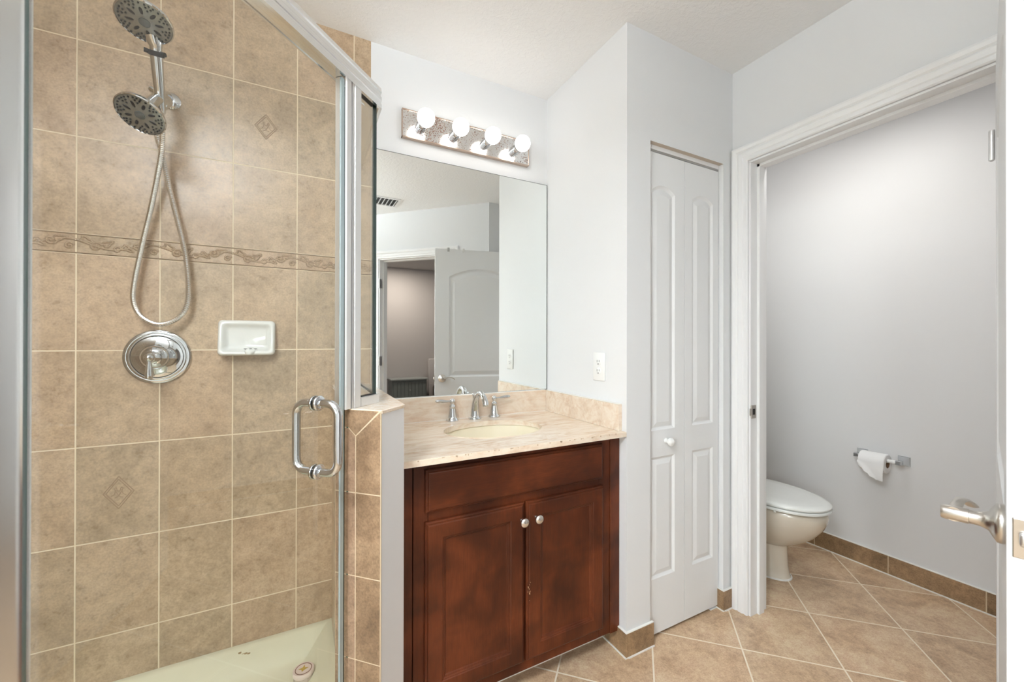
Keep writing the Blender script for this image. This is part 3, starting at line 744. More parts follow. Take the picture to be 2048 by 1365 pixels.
# vanity light bar
vl = thing('vanity_light', 'four-bulb chrome vanity light bar mounted above the mirror', 'light fixture', (.683, YB, 2.13))
b = new(); box(b, .376, .99, YB-.019, YB-.0005, 2.073, 2.190, .0012, 0, seg=1)
for f in b.faces:
    if f.normal.y > -.5 or f.calc_area() < .01: f.material_index = 1
o = obj('back_plate', b, [RUST, RUSTE], vl)
b = new()
for x0, x1, z0, z1 in ((.375, .991, 2.071, 2.076), (.375, .991, 2.187, 2.1915), (.375, .3785, 2.071, 2.1915), (.988, .991, 2.071, 2.1915)): box(b, x0, x1, YB-.0225, YB-.0005, z0, z1, .001, seg=1)
obj('plate_rim', b, plain('worn_chrome_rim', srgb(206, 186, 172), .25, .8), vl)
for bxp in (.455, .607, .759, .911):
    b = new(); lathe(b, (bxp, YB-.019, 2.130), (0, -1, 0), [(0, 0), (.0215, 0), (.0215, .018), (.0195, .019), (.0195, .022), (.0205, .023), (.0195, .046), (.018, .048), (0, .048)], 28)
    so = obj('socket', b, CHROME, vl, 40)
    b = new(); r = .0362; L = 0; prof = [(.013, .040), (.0145, .048)]
    for i in range(1, 19):
        a = math.acos(max(-1, min(1, -(.92)+1.92*i/18))) if False else PI*(.87-.87*i/18)
        prof.append((r*math.sin(a), .048+r*.90+r*math.cos(a)))
    lathe(b, (bxp, YB-.019, 2.130), (0, -1, 0), prof, 32)
    obj('bulb', b, BULB, so, 80)

# outlet on the side wall
ot = thing('wall_outlet', 'white duplex electrical outlet on the wall above the side splash', 'outlet', (XA, 1.318, 1.105))
b = new(); box(b, XA-.006, XA-.0003, 1.281, 1.355, 1.046, 1.163, .0025); obj('cover_plate', b, PLAST, ot, 50)
for zc in (1.124, 1.086):
    b = new(); lathe(b, (XA-.0055, 1.318, zc), (-1, 0, 0), [(0, 0), (.0168, 0), (.0168, .0018), (.0155, .0026), (0, .0026)], 28, sx=1, sy=.86); rc = obj('receptacle', b, PLAST, ot, 50)
    b = new(); box(b, XA-.0085, XA-.008, 1.3235, 1.3255, zc-.002, zc+.008); box(b, XA-.0085, XA-.008, 1.3105, 1.3125, zc-.001, zc+.0075); lathe(b, (XA-.0080, 1.318, zc-.0085), (-1, 0, 0), [(0, 0), (.0026, 0), (.0026, .0006), (0, .0006)], 14); obj('slots', b, DARK, rc)
b = new(); lathe(b, (XA-.006, 1.318, 1.105), (-1, 0, 0), [(0, 0), (.003, 0), (.0028, .001), (0, .0012)], 16); obj('screw', b, PLAST, ot)

# ------------------------------------------------------------------ shower enclosure
se = thing('shower_enclosure', 'neo-angle glass shower enclosure with bright metal header and posts on the half wall', 'shower enclosure', (-.1, .9, .1))
CORN = (.1825, 1.1765)     # glass corner on the ledge (outer face line of glass x-y about -.994)
def gl(off): return off
LEFTD = .576
p_h = diag(-.004, LEFTD+.075)
HP = [(-.030, 1.868), (-.030, 1.900), (-.018, 1.905), (-.014, 1.915), (-.006, 1.921), (.004, 1.925), (.012, 1.924), (.017, 1.919), (.018, 1.909), (.0155, 1.906), (.0155, 1.897), (.018, 1.894), (.018, 1.884), (.0165, 1.882), (.0165, 1.877), (.018, 1.875), (.018, 1.862), (.010, 1.862), (.009, 1.870), (-.026, 1.870), (-.026, 1.868)]
b = new(); sweep(b, [(-.848, p_h[1]), p_h, CORN, (CORN[0], YB-.004)], HP); obj('header', b, ALU, se, 35)
b = new(); sweep(b, [diag(-.004, .0), (CORN[0], CORN[1])], [(-.0115, 1.868), (.0115, 1.868), (.0115, 1.871), (-.0115, 1.871)]); obj('header_gasket', b, BLACKR, se)
# strike post pair on the ledge
def post(name, d0, d1, prof_n, z0, z1, mat, lab=None):
    b = new(); A = diag(0, 0); pts = []
    poly = [(diag(n, d)) for d, n in prof_n]
    prism(b, poly, z0, z1); return obj(name, b, mat, se, 30, lab)
PZ = 1.0375
# profile given as (distance towards hinge from reference point, outwards offset)
post('strike_post', 0, 0, [(.022, -.026), (.022, .004), (.019, .007), (.004, .007), (.002, .004), (.0005, .004), (0, .006), (-.0005, -.026)], PZ, 1.869, ALUS)
post('wall_post', 0, 0, [(-.001, -.026), (-.001, .0075), (-.004, .0085), (-.0055, .006), (-.008, .006), (-.0095, .009), (-.032, .009), (-.034, .0065), (-.034, -.026)], PZ, 1.869, ALUS)
# bottom channel along the ledge
b = new(); sweep(b, [diag(-.004, -.034), CORN, (CORN[0], YB-.004)], [(-.013, PZ), (.013, PZ), (.013, PZ+.022), (.011, PZ+.0235), (.006, PZ+.0235), (.006, PZ+.014), (-.006, PZ+.014), (-.006, PZ+.0235), (-.013, PZ+.0235)])
obj('bottom_channel', b, ALUS, se, 30)
b = new(); sweep(b, [diag(-.004, -.034), CORN, (CORN[0], YB-.004)], [(-.0055, PZ+.0135), (.0055, PZ+.0135), (.0055, PZ+.026), (-.0055, PZ+.026)]); obj('channel_gasket', b, BLACKR, se)
def glass(name, path, z0, z1, th=.006, parent=se):
    b = new(); sweep(b, path, [(-th/2, z0), (th/2, z0), (th/2, z1), (-th/2, z1)])
    b.normal_update()
    for f in b.faces:
        if f.calc_area() < .02 and len(f.verts) == 4:
            if abs(f.normal.z) > .9 or f.calc_area() < .014: f.material_index = 1
    return obj(name, b, [GLASS, GEDGE], parent)
glass('fixed_pane', [diag(-.004, -.035), (CORN[0]-.0035, CORN[1]-.0035)], PZ+.014, 1.871)
glass('return_pane', [(CORN[0], CORN[1]+.001), (CORN[0], YB-.005)], PZ+.014, 1.871)
b = new(); box(b, CORN[0]-.0055, CORN[0]+.0045, CORN[1]-.006, CORN[1]+.002, PZ+.024, 1.868); obj('corner_seal', b, SEAL, se)
# hinge post near the camera
b = new(); poly = [diag(n, d) for d, n in ((LEFTD-.018, -.020), (LEFTD-.018, -.006), (LEFTD-.004, -.006), (LEFTD-.004, .010), (LEFTD+.004, .014), (LEFTD+.050, .014), (LEFTD+.056, .010), (LEFTD+.056, -.020))]
prism(b, poly, .115, 1.869); obj('hinge_post', b, plain('blurred_bright_metal', (.80, .815, .815), .22, 1), se, 30)
glass('side_pane', [(-.847, p_h[1]), (p_h[0]-.01, p_h[1])], .125, 1.871)
# door
dg = glass('door_pane', [diag(-.003, LEFTD-.012), diag(-.003, .003)], .125, 1.872)
b = new(); prism(b, [diag(n, d) for d, n in ((.0245, -.001), (.0245, .0035), (.036, .0035), (.036, -.001))], .125, 1.858); obj('door_seal', b, CLEARS, dg)
b = new(); prism(b, [diag(n, d) for d, n in ((.0205, -.003), (.0205, .0032), (.0245, .0032), (.0245, -.003))], .125, 1.84); obj('edge_seal', b, SEAL, dg)
def dp(n, d, z): p = diag(n, d); return Vector((p[0], p[1], z))
# handle: D-pull outside and inside, flanges on both faces
hd = .105
for sg, nm in ((1, 'outer_handle'), (-1, 'inner_handle')):
    o0 = 0.0 if sg > 0 else -.006
    P = []
    zt, zb, dep, rc_ = 1.066, .909, .056, .028
    pts = [(0, zt), (dep-rc_, zt)] + [(dep-rc_+rc_*math.sin(a), zt-rc_+rc_*math.cos(a)) for a in [PI/2*i/8 for i in range(1, 9)]]
    pts += [(dep-rc_+rc_*math.cos(a), zb+rc_-rc_*math.sin(a)) for a in [PI/2*i/8 for i in range(0, 9)]] + [(0, zb)]
    b = new(); tube(b, [dp(o0+sg*n, hd, z) for n, z in pts], .0095, 18)
    for z in (zt, zb): lathe(b, dp(o0, hd, z), (sg*a_, -sg*a_, 0), [(0, 0), (.0165, 0), (.0175, .0015), (.0175, .005), (.0155, .007), (.011, .008), (0, .008)], 28)
    obj(nm, b, CHROME, dg, 50)
b = new(); prism(b, [diag(n, d) for d, n in ((.004, -.0075), (.004, .0015), (LEFTD-.02, .0015), (LEFTD-.02, -.0075))], .118, .135); obj('sweep', b, CLEARS, dg)

# shower pan
sp = thing('shower_pan', 'cream acrylic shower base behind the glass door', 'shower pan', (-.3, 1.25, .0))
outer = [(-.849, YB-.001), (.1105, YB-.001), (.1105, 1.16), (.078, 1.128), diag(-.055, .10), diag(-.055, .62), (-.38, .685), (-.849, .685)]
cx_, cy_ = -.36, 1.27
def inset(poly, d):
    out = []; n = len(poly)
    for i in range(n):
        a, q, c = Vector(poly[i-1]), Vector(poly[i]), Vector(poly[(i+1) % n]); e0 = (q-a).normalized(); e1 = (c-q).normalized()
        n0 = Vector((e0.y, -e0.x)); n1 = Vector((e1.y, -e1.x)); m = n0+n1; m = m/max(.35, m.dot(n0)); out.append(q+m*d)
    return [(p.x, p.y) for p in out]
b = new(); rings = [[Vector((p[0], p[1], z)) for p in inset(outer, d)] for d, z in ((0, .02), (0, .122), (.012, .123), (.024, .118), (.085, .066), (.11, .056), (.14, .052))]
loft(b, rings, True, True, True)
obj('basin', b, PANM, sp, 30)
b = new(); lathe(b, (-.36, 1.27, .0515), (0, 0, 1), [(0, 0), (.045, 0), (.045, .002), (.04, .003), (0, .003)], 32); obj('drain', b, CHROME, sp, 40)
b = new()
for q in ((-.18, 1.69, .102), (-.172, 1.688, .103), (-.163, 1.686, .101), (-.19, 1.693, .108)): box(b, q[0], q[0]+.009, q[1], q[1]+.004, q[2]+.0, q[2]+.007, .001, seg=1)
bm_st = obj('residue_spot', b, plain('soap_residue', srgb(150, 128, 92), .9), sp)
jr = thing('cream_jar', 'small round jar with pink-white lid and brown ring on the shower floor', 'jar', (.02, 1.535, .056))
JC = (.012, 1.535)
b = new(); lathe(b, (*JC, .056), (0, 0, 1), [(0, 0), (.029, 0), (.030, .003), (.030, .024), (.027, .026), (0, .026)], 36); obj('glass_body', b, plain('pale_jar', srgb(206, 190, 176), .25), jr, 50)
b = new(); lathe(b, (*JC, .082), (0, 0, 1), [(0, 0), (.0315, 0), (.0325, .002), (.0325, .013), (.031, .0155), (0, .0155)], 40); ld = obj('lid', b, plain('pinkish_white_lid', srgb(226, 208, 198), .35), jr, 50)
b = new(); lathe(b, (*JC, .0975), (0, 0, 1), [(.0235, 0), (.026, 0), (.026, .0005), (.0235, .0005), (.0235, 0)], 40, cap=False); obj('lid_ring', b, plain('brown_print', srgb(120, 78, 62), .5), ld)
b = new()
st = [(math.cos(a)*(r_)*.017+JC[0], math.sin(a)*(r_)*.017+JC[1]) for a, r_ in ((0, .9), (.7, .35), (1.3, 1), (2.1, .4), (2.9, .95), (3.6, .4), (4.3, .8), (5.2, .4))]
prism(b, st, .0975, .0981); obj('lid_emblem', b, plain('gold_print', srgb(190, 158, 60), .5), ld)

# soap dish
sd = thing('soap_dish', 'white ceramic soap dish fixed to the shower tile', 'soap dish', (-.168, YB, 1.218))
b = new()
def rrect(x0, x1, z0, z1, r, y, n=5):
    pts = []
    for cx, cz, a0 in ((x1-r, z1-r, 0), (x0+r, z1-r, PI/2), (x0+r, z0+r, PI), (x1-r, z0+r, 3*PI/2)):
        for i in range(n+1): a = a0+PI/2*i/n; pts.append(Vector((cx+r*math.cos(a), y, cz+r*math.sin(a))))
    return pts
X0, X1, Z0, Z1 = -.253, -.083, 1.158, 1.281
def dish_ring(ins, ytop, ybot, r):
    pts = rrect(X0+ins, X1-ins, Z0+ins, Z1-ins, r, 0)
    for p in pts:
        t = (p.z-Z0)/(Z1-Z0); t = max(0, min(1, t)); k = (1-t)**1.6
        p.y = YB-(ytop+(ybot-ytop)*k)
    return pts
rings = [dish_ring(0, .001, .001, .012), dish_ring(-.001, .012, .030, .014), dish_ring(.002, .018, .046, .014), dish_ring(.006, .021, .052, .014), dish_ring(.011, .021, .052, .014), dish_ring(.016, .017, .044, .013), dish_ring(.022, .010, .022, .012), dish_ring(.030, .0075, .011, .010)]
loft(b, rings, True, True, True); 
dsh = obj('dish', b, PORC, sd, 70)
b = new(); lathe(b, (-.158, YB-.03, 1.170), (0, -.25, 1), [(0, 0), (.036, 0), (.037, .004), (.034, .009), (.02, .012), (0, .013)], 30, sx=1, sy=.45); obj('soap_ridge', b, PORC, sd, 60)
b = new()
for k in (-1, 0, 1): lathe(b, (-.156+k*.016, YB-.042, 1.181-abs(k)*.0006), (0, -.5, 1), [(0, 0), (.0045, 0), (.0045, .0006), (0, .0006)], 14, sx=1, sy=.5)
obj('drain_holes', b, DARK, sd)

# valve
sv = thing('shower_valve', 'round chrome shower control plate with a small hanging lever', 'shower valve', (-.418, YB, 1.156))
VC = (-.4175, YB-.001, 1.156)
b = new(); lathe(b, VC, (0, -1, 0), [(0, 0), (.0885, 0), (.0895, .003), (.087, .008), (.081, .011), (.0775, .0105), (.0745, .0125), (.070, .0125), (.067, .0100), (.064, .0105), (.05, .016), (.036, .025), (.033, .028), (0, .028)], 64)
obj('escutcheon', b, CHROME, sv, 35)
b = new(); lathe(b, (VC[0], YB-.027, VC[2]), (0, -1, 0), [(0, 0), (.036, 0), (.0385, .006), (.0385, .014), (.036, .020), (.029, .028), (.021, .032), (.0165, .034), (.0145, .038), (.0165, .041), (.0135, .045), (.0105, .048), (.0125, .052), (.0105, .056), (.0095, .059), (.0125, .064), (.0130, .070), (.0105, .077), (0, .081)], 40)
hub = obj('hub', b, CHROME, sv, 50)
b = new(); P = [Vector((VC[0]-.0+t*.02, YB-.094-t*.04, VC[2]-.004-t)) for t in (0, .012, .02, .035, .052, .060, .063)]
tube(b, P, [.007, .0075, .0090, .0120, .0140, .0130, .008], 18, 0, True, .75); obj('lever', b, CHROME, hub, 50)

# fixed shower head on arm
sh = thing('overhead_shower', 'chrome fixed shower head on its wall arm in the tiled shower', 'shower head', (-.388, YB, 2.018))
FL = Vector((-.387, YB-.001, 2.014))
b = new(); lathe(b, FL, (0, -1, 0), [(0, 0), (.027, 0), (.028, .003), (.024, .008), (.015, .012), (.011, .014)], 30); obj('wall_flange', b, CHROME, sh, 50)
BR = Vector((-.381, 1.605, 1.962))
b = new(); tube(b, spline([FL, FL+Vector((0, -.04, .0)), FL+Vector((.001, -.08, -.018)), BR+Vector((0, .012, .008))], 6), .0098, 16); obj('arm', b, CHROME, sh, 60)
def body(bm, a, c, ra, rb): 
    d = Vector(c)-Vector(a); L = d.length; lathe(bm, a, d, [(0, -ra*.6), (ra*.7, -ra*.45), (ra, 0), (ra*1.02, L*.3), (rb, L*.75), (rb*.9, L), (0, L)], 24)
b = new(); body(b, BR+Vector((.004, .02, .002)), BR+Vector((-.006, -.045, -.032)), .018, .015); lathe(b, BR+Vector((.0, .0, -.03)), (0, 0, 1), [(0, 0), (.014, 0), (.0165, .008), (.0165, .022), (.013, .03)], 24)
lathe(b, BR+Vector((-.012, 0, .012)), (-1, .2, .55), [(0, 0), (.010, 0), (.0105, .014), (.008, .020), (0, .021)], 18)
obj('diverter', b, CHROME, sh, 50)
def spray_head(parent, c, n, R, neck_from, tube_neck=True, seed=1):
    c = Vector(c); n = Vector(n).normalized(); rnd = random.Random(seed)
    b = new(); lathe(b, c, n, [(R*.93, -.001), (R*.955, .0015), (R, -.0005), (R*1.0, -.006), (R*.95, -.011), (R*.80, -.017), (R*.55, -.023), (R*.32, -.029), (R*.22, -.036), (0, -.040)], 56, cap=False); 
    sh_ = obj('shell', b, CHROME, parent, 50)
    b = new(); lathe(b, c, n, [(0, -.004), (R*.945, -.004), (R*.945, -.0012), (R*.90, .0004), (R*.25, .0016), (0, .0016)], 56); fa = obj('spray_face', b, GREYP, parent, 50)
    s, t, d = frame_from(n)
    b = new(); lathe(b, c+n*.0012, n, [(0, 0), (R*.20, 0), (R*.20, .0022), (R*.15, .003), (0, .003)], 28); obj('centre_button', b, plain('grey_button', (.16, .18, .19), .3, .5) if 'grey_button' not in bpy.data.materials else bpy.data.materials['grey_button'], fa, 50)
    b = new()
    def noz(rad, ang, r0, el=1.0, hh=.003):
        p = c+s*(rad*math.cos(ang))+t*(rad*math.sin(ang))+n*.0006
        e = (s*math.cos(ang)+t*math.sin(ang)); f = n.cross(e); ring = []
        for k in range(10): a = 2*PI*k/10; ring.append((math.cos(a)*el, math.sin(a)))
        loft(b, [[p+e*(r0*q[0])+f*(r0*q[1]) for q in ring], [p+n*hh+e*(r0*.75*q[0])+f*(r0*.75*q[1]) for q in ring]])
    for k in range(8): noz(R*.50, 2*PI*k/8, R*.075, 2.3, .0016)
    for k in range(8):
        a0 = 2*PI*(k+.5)/8
        for j in (-1, 0, 1): noz(R*.84, a0+j*.17, R*.042)
        for j in (-.6, .6): noz(R*.72, a0+j*.20, R*.042)
        noz(R*.60, a0, R*.042)
    for k in range(8): noz(R*.84, 2*PI*k/8, R*.042)
    obj('nozzles', b, NOZZ, fa)
    return sh_
HC = Vector((-.405, 1.502, 1.851)); HN = Vector((-.204, -.526, -.826))
spray_head(sh, HC, HN, .0595, None)
b = new(); back = HC-HN.normalized()*.036; P = spline([back, back-HN.normalized()*.02, BR+Vector((-.006, -.045, -.032)), BR+Vector((-.003, -.02, -.015))], 5)
tube(b, P, [.014]+[.016]*(len(P)-1), 18); obj('swivel_neck', b, CHROME, sh, 50)
# hand shower with hose
hs = thing('hand_shower', 'chrome hand shower with black collar held upright above the fixed head, hose looping down', 'hand shower', (-.38, 1.6, 1.93))
UC = Vector((-.383, 1.452, 2.088)); UN = Vector((.023, -.341, -.94))
spray_head(hs, UC, UN, .063, None, seed=2)
H0 = Vector((-.380, 1.585, 1.925)); H1 = Vector((-.374, 1.515, 2.052))
un_ = UN.normalized(); pl_ = (H1-UC); pl_ -= un_*pl_.dot(un_); pl_.normalize(); NK = UC+pl_*.047-un_*.014
b = new(); P = spline([H0, H0.lerp(H1, .33), H0.lerp(H1, .66), H1, H1+(H1-H0).normalized()*.012, NK], 6); m = len(P)
tube(b, P, [.0125+.0025*min(1, i/(m*.5))+.009*max(0, i/m-.72)/.28 for i in range(m)], 22); obj('handle', b, CHROME, hs, 60)
b = new(); dd = (H1-H0).normalized(); lathe(b, H1-dd*.014, dd, [(.0155, 0), (.0185, .001), (.019, .007), (.0185, .013), (.0155, .014)], 26); tube(b, [H1-dd*.007+Vector((-.017, -.004, 0)), H1-dd*.007+Vector((-.026, -.007, 0))], .006, 12); tube(b, [H1-dd*.007+Vector((.015, -.004, 0)), H1-dd*.007+Vector((.022, -.007, -.001))], .006, 12)
obj('collar', b, BLACKR, hs, 50)
b = new(); lathe(b, H0-dd*.02, dd, [(0, 0), (.0095, 0), (.012, .004), (.0125, .022), (0, .023)], 20); obj('hose_nut', b, CHROME, hs, 50)
HPTS = [(-.379, 1.592, 1.907), (-.384, 1.62, 1.87), (-.397, 1.66, 1.80), (-.425, 1.685, 1.65), (-.449, 1.69, 1.52), (-.467, 1.69, 1.403), (-.470, 1.688, 1.335), (-.450, 1.684, 1.287), (-.405, 1.68, 1.262), (-.355, 1.682, 1.285), (-.332, 1.686, 1.345), (-.338, 1.69, 1.479), (-.358, 1.695, 1.59), (-.380, 1.69, 1.70), (-.394, 1.67, 1.80), (-.403, 1.635, 1.87), (-.392, 1.607, 1.93)]
hp = spline(HPTS, 40)
# resample evenly for the ribbed metal hose
out = [hp[0]]; acc = 0; step = .0015
for a, c in zip(hp, hp[1:]):
    L = (c-a).length; t = step-acc
    while t <= L: out.append(a.lerp(c, t/L)); t += step
    acc = L-(t-step)
b = new(); tube(b, out, [.0070+(.0009 if (i//2) % 2 else 0) for i in range(len(out))], 10); obj('hose', b, plain('steel_hose', (.72, .70, .67), .25, 1), hs, 25)

# ------------------------------------------------------------------ toilet room things
tl = thing('toilet', 'cream elongated toilet with closed white lid in the small toilet room', 'toilet', (2.20, 1.4, 0))
TX = 2.200
def egg(y_front, y_back, hw, z, n=48, sq=2.0):
    """plan outline: rounded front (towards -y), straighter back"""
    yc = y_front+(y_back-y_front)*.56; pts = []
    for i in range(n):
        a = 2*PI*i/n; c, s = math.cos(a), math.sin(a)
        if s < 0: x = hw*abs(c)**(2/2.15)*(1 if c > 0 else -1); y = yc+(yc-y_front)*-abs(s)**(2/2.05)
        else: x = hw*abs(c)**(2/3.4)*(1 if c > 0 else -1); y = yc+(y_back-yc)*abs(s)**(2/2.6)
        pts.append(Vector((TX+x, y, z)))
    return pts
b = new(); loft(b, [egg(1.148, 1.66, .112, .0), egg(1.150, 1.66, .112, .010), egg(1.156, 1.655, .105, .020), egg(1.162, 1.65, .103, .06), egg(1.166, 1.65, .100, .14), egg(1.168, 1.65, .100, .21)])
obj('pedestal', b, BISQ, tl, 40)
b = new(); loft(b, [egg(1.20, 1.60, .06, .150), egg(1.155, 1.60, .098, .170), egg(1.10, 1.60, .130, .205), egg(1.045, 1.60, .155, .25), egg(1.008, 1.60, .172, .30), egg(.992, 1.60, .178, .335), egg(.988, 1.60, .180, .362), egg(.992, 1.60, .178, .378), egg(1.0, 1.59, .172, .385)])
obj('bowl', b, BISQ, tl, 50)
b = new(); loft(b, [egg(.984, 1.44, .183, .391), egg(.977, 1.45, .189, .394), egg(.976, 1.45, .190, .401), egg(.979, 1.45, .187, .406), egg(.985, 1.44, .183, .407)])
obj('seat', b, SEATW, tl, 50)
b = new(); loft(b, [egg(.985, 1.44, .182, .4095), egg(.979, 1.45, .187, .411), egg(.978, 1.45, .188, .418), egg(.984, 1.445, .184, .424), egg(1.01, 1.43, .162, .4285), egg(1.08, 1.39, .105, .430)])
obj('lid', b, SEATW, tl, 50)
b = new()
for px in (-1, 1):
    b = new(); lathe(b, (TX+px*.165, 1.13, .385), (0, 0, 1), [(0, 0), (.006, 0), (.006, .008), (0, .008)], 12); obj('seat_bumper', b, SEATW, tl)
    b = new(); box(b, TX+px*.075-.02, TX+px*.075+.02, 1.44, 1.475, .385, .42, .005); obj('seat_hinge', b, SEATW, tl)
b = new(); box(b, TX-.2, TX+.2, 1.515, 1.70, .37, .72, .02); obj('tank', b, BISQ, tl, 50)
b = new(); box(b, TX-.21, TX+.21, 1.505, 1.708, .72, .755, .008); obj('tank_lid', b, BISQ, tl, 50)
b = new(); lathe(b, (TX-.14, 1.515, .67), (0, -1, 0), [(0, 0), (.012, 0), (.010, .012), (0, .014)], 16); tube(b, [(TX-.14, 1.503, .67), (TX-.10, 1.498, .665), (TX-.07, 1.498, .662)], .005, 10); obj('flush_lever', b, CHROME, tl, 50)
b = new(); loft(b, [egg(1.143, 1.665, .117, .0), egg(1.143, 1.665, .117, .004), egg(1.150, 1.66, .112, .007)]); obj('base_caulk', b, CAULK, tl)

tp = thing('toilet_paper_holder', 'chrome toilet paper holder with two square posts on the grey wall', 'toilet paper holder', (XD, .965, .60))
for yy, zz in ((1.048, .605), (.877, .605)):
    b = new(); rings = []
    for w_, xo in ((.024, 0), (.024, .004), (.0215, .006), (.012, .022), (.0085, .038), (.0085, .060), (.010, .062), (.010, .080), (.008, .082)):
        rings.append([Vector((XD-.0005-xo, yy+sy*w_, zz+sz*w_)) for sy, sz in ((-1, -1), (1, -1), (1, 1), (-1, 1))])
    loft(b, rings); obj('post', b, CHROME, tp)
b = new(); tube(b, [(XD-.071, .885, .605), (XD-.071, 1.040, .605)], .0095, 18); obj('roller', b, PLAST, tp, 60)
rl = thing('toilet_paper_roll', 'white toilet paper roll with a torn hanging sheet on the chrome holder', 'toilet paper', (XD-.071, .985, .60))
RY0, RY1, RC = .918, 1.026, Vector((XD-.071, 0, .600-.012))
b = new(); RR = .0485; seg = 40
ring = lambda y, r: [Vector((RC.x+r*math.cos(2*PI*i/seg), y, RC.z+r*math.sin(2*PI*i/seg))) for i in range(seg)]
loft(b, [ring(RY0, .021), ring(RY0, RR-.003), ring(RY0+.003, RR), ring(RY1-.003, RR), ring(RY1, RR-.003), ring(RY1, .021), ring(RY0, .021)], True, False, False)
obj('roll', b, PAPER, rl, 40)
b = new(); loft(b, [ring(RY0-.0003, .0205), ring(RY1+.0003, .0205), ring(RY1+.0003, .0195), ring(RY0-.0003, .0195), ring(RY0-.0003, .0205)], True, False, False); obj('card_core', b, CARD, rl, 40)
b = new(); n1_, n2_ = 14, 12; grid = []
for i in range(n1_+1):
    y = RY0+.001+(RY1-RY0-.002)*i/n1_; t_ = i/n1_
    L = .085*(1-.05*t_) if t_ < .3 else .085*(1-((t_-.3)/.7)**1.1*.78)+.004*math.sin(i*2.1)
    row = []
    for j in range(n2_+1):
        f = j/n2_; z = RC.z+.004-f*L; x = RC.x-RR-.0012-.004*math.sin(f*3+i*.5)*f-.003*f
        row.append((x, y, z))
    grid.append(row)
for th in (0, .0008):
    g = [[b.verts.new((x-th, y, z)) for x, y, z in r] for r in grid]
    for p, q in zip(g, g[1:]):
        for j in range(n2_): b.faces.new((p[j], q[j], q[j+1], p[j+1]))
obj('hanging_sheet', b, PAPER, rl, 60)
# toilet room lamp (above the frame) and an added unseen bowl lamp for soft main-room fill
def lamp(lb, c, r, drop):
    o = thing('unseen_ceiling_lamp', lb, 'ceiling lamp', (*c, H))
    b = new(); k = r if not drop else .07; lathe(b, (*c, H), (0, 0, -1), [(0, 0), (k, 0), (k, .02), (k*.97, .025), (0, .025)], 40); obj('canopy', b, TRIMW, o, 40)
    z = H-.018-drop
    if drop:
        b = new(); lathe(b, (*c, H-.02), (0, 0, -1), [(0, 0), (.008, 0), (.008, drop+.05), (0, drop+.05)], 16); obj('stem', b, NICKEL, o, 40)
    b = new(); lathe(b, (*c, z), (0, 0, -1), [(r*.94, 0), (r*.94, .012), (r*.86, .024), (r*.62, .034), (r*.3, .040), (0, .042)], 40, cap=False); obj('diffuser', b, LAMPD, o, 60)
lamp('round flush ceiling lamp in the toilet room', (2.06, .98), .18, 0)
lamp('added unseen round glass bowl lamp on a short stem, giving soft fill light', (-.62, .05), .27, .33)

# ------------------------------------------------------------------ what the mirror shows
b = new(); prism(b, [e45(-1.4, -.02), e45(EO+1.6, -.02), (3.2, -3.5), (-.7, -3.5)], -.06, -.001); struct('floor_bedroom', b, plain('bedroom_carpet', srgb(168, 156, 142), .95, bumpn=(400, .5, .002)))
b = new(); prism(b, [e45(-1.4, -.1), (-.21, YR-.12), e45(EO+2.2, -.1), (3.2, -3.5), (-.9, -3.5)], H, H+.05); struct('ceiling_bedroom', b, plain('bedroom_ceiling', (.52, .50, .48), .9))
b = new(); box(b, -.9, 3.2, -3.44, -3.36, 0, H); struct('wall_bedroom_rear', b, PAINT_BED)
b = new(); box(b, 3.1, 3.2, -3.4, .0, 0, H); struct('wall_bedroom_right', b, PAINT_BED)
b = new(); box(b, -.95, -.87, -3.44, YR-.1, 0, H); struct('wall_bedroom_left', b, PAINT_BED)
o = thing('recessed_light', 'small round downlight in the bedroom ceiling seen in the mirror', 'ceiling light', (1.36, -2.63, H))
b = new(); lathe(b, (1.36, -2.63, H), (0, 0, -1), [(.062, 0), (.085, 0), (.085, .004), (.062, .006), (.062, 0)], 32, cap=False); obj('trim_ring', b, TRIMW, o)
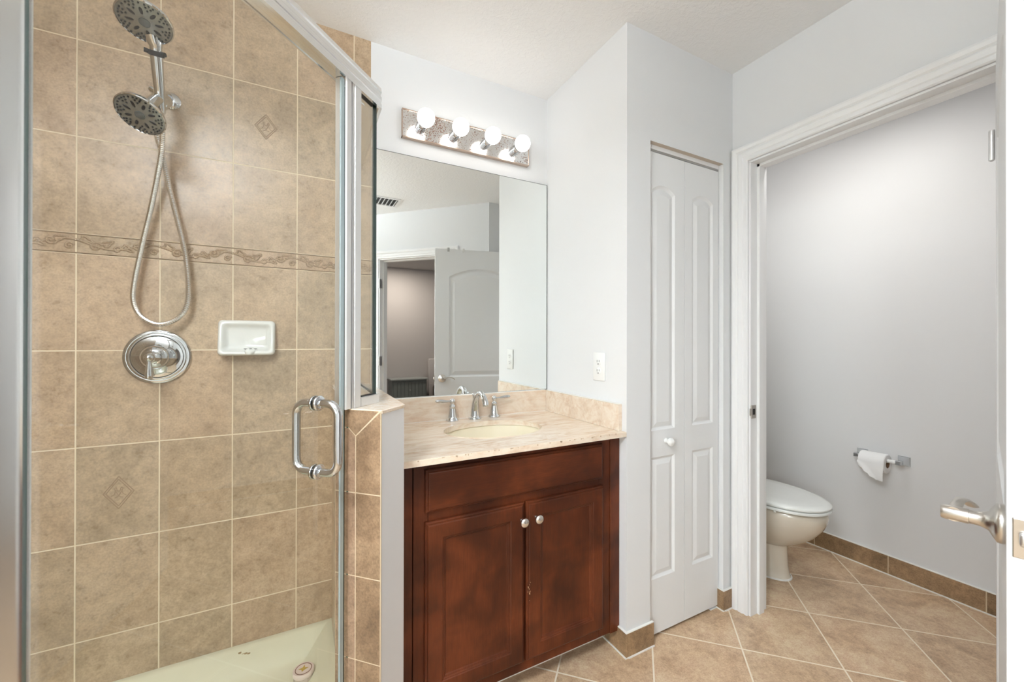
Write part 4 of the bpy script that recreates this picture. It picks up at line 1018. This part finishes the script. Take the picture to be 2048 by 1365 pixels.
b = new(); lathe(b, (1.36, -2.63, H), (0, 0, -1), [(0, 0), (.062, 0), (.062, .003), (0, .003)], 32); obj('lens', b, CANE, o)
o = thing('nightstand', 'dark grey nightstand with a beadboard front in the bedroom, seen in the mirror', 'nightstand', (1.56, -3.2, 0))
b = new(); box(b, 1.28, 1.84, -3.35, -3.06, .05, .59, .004); obj('cabinet_body', b, NIGHT, o)
b = new(); box(b, 1.26, 1.86, -3.355, -3.03, .59, .612, .004); obj('top', b, plain('grey_top', srgb(160, 164, 161), .25), o)
b = new()
for i in range(9): box(b, 1.305+i*.0575, 1.305+i*.0575+.054, -3.06, -3.048, .10, .56, .003)
dr = obj('drawer_front', b, NIGHT, o)
b = new(); lathe(b, (1.56, -3.048, .43), (0, 1, 0), [(0, 0), (.006, 0), (.006, .012), (.013, .016), (.012, .024), (0, .026)], 18); obj('knob', b, GREYM, dr, 50)
o = thing('bed', 'bed corner with grey-brown headboard beside the nightstand, seen in the mirror', 'bed', (2.5, -3.0, 0))
b = new(); box(b, 1.93, 3.05, -3.35, -3.25, .0, .92, .03); obj('headboard', b, PAINT_BED, o, 40)
b = new(); box(b, 1.98, 3.05, -3.25, -1.9, .25, .50, .06); obj('mattress', b, BEDF, o, 40)
o = thing('ceiling_vent', 'white louvred air vent in the ceiling, seen in the mirror', 'vent', (.62, -.19, H))
b = new()
for x0, x1, y0, y1 in ((.47, .77, -.30, -.28), (.47, .77, -.10, -.08), (.47, .49, -.28, -.10), (.75, .77, -.28, -.10)): box(b, x0, x1, y0, y1, H-.008, H, .002)
obj('frame', b, TRIMW, o)
b = new(); box(b, .49, .75, -.28, -.10, H-.001, H-.0002); obj('dark_duct', b, plain('vent_duct', (.05, .05, .05), .8), o)
for i in range(8):
    b = new(); xx = .505+i*.033; box(b, -.011, .011, -.09, .09, -.0008, .0008, 0, 0, Matrix.Translation((xx, -.19, H-.009)) @ Matrix.Rotation(-.75, 4, 'Y')); obj('louvre', b, TRIMW, o)

for o in bpy.data.objects:
    if '_o' in o: del o['_o']
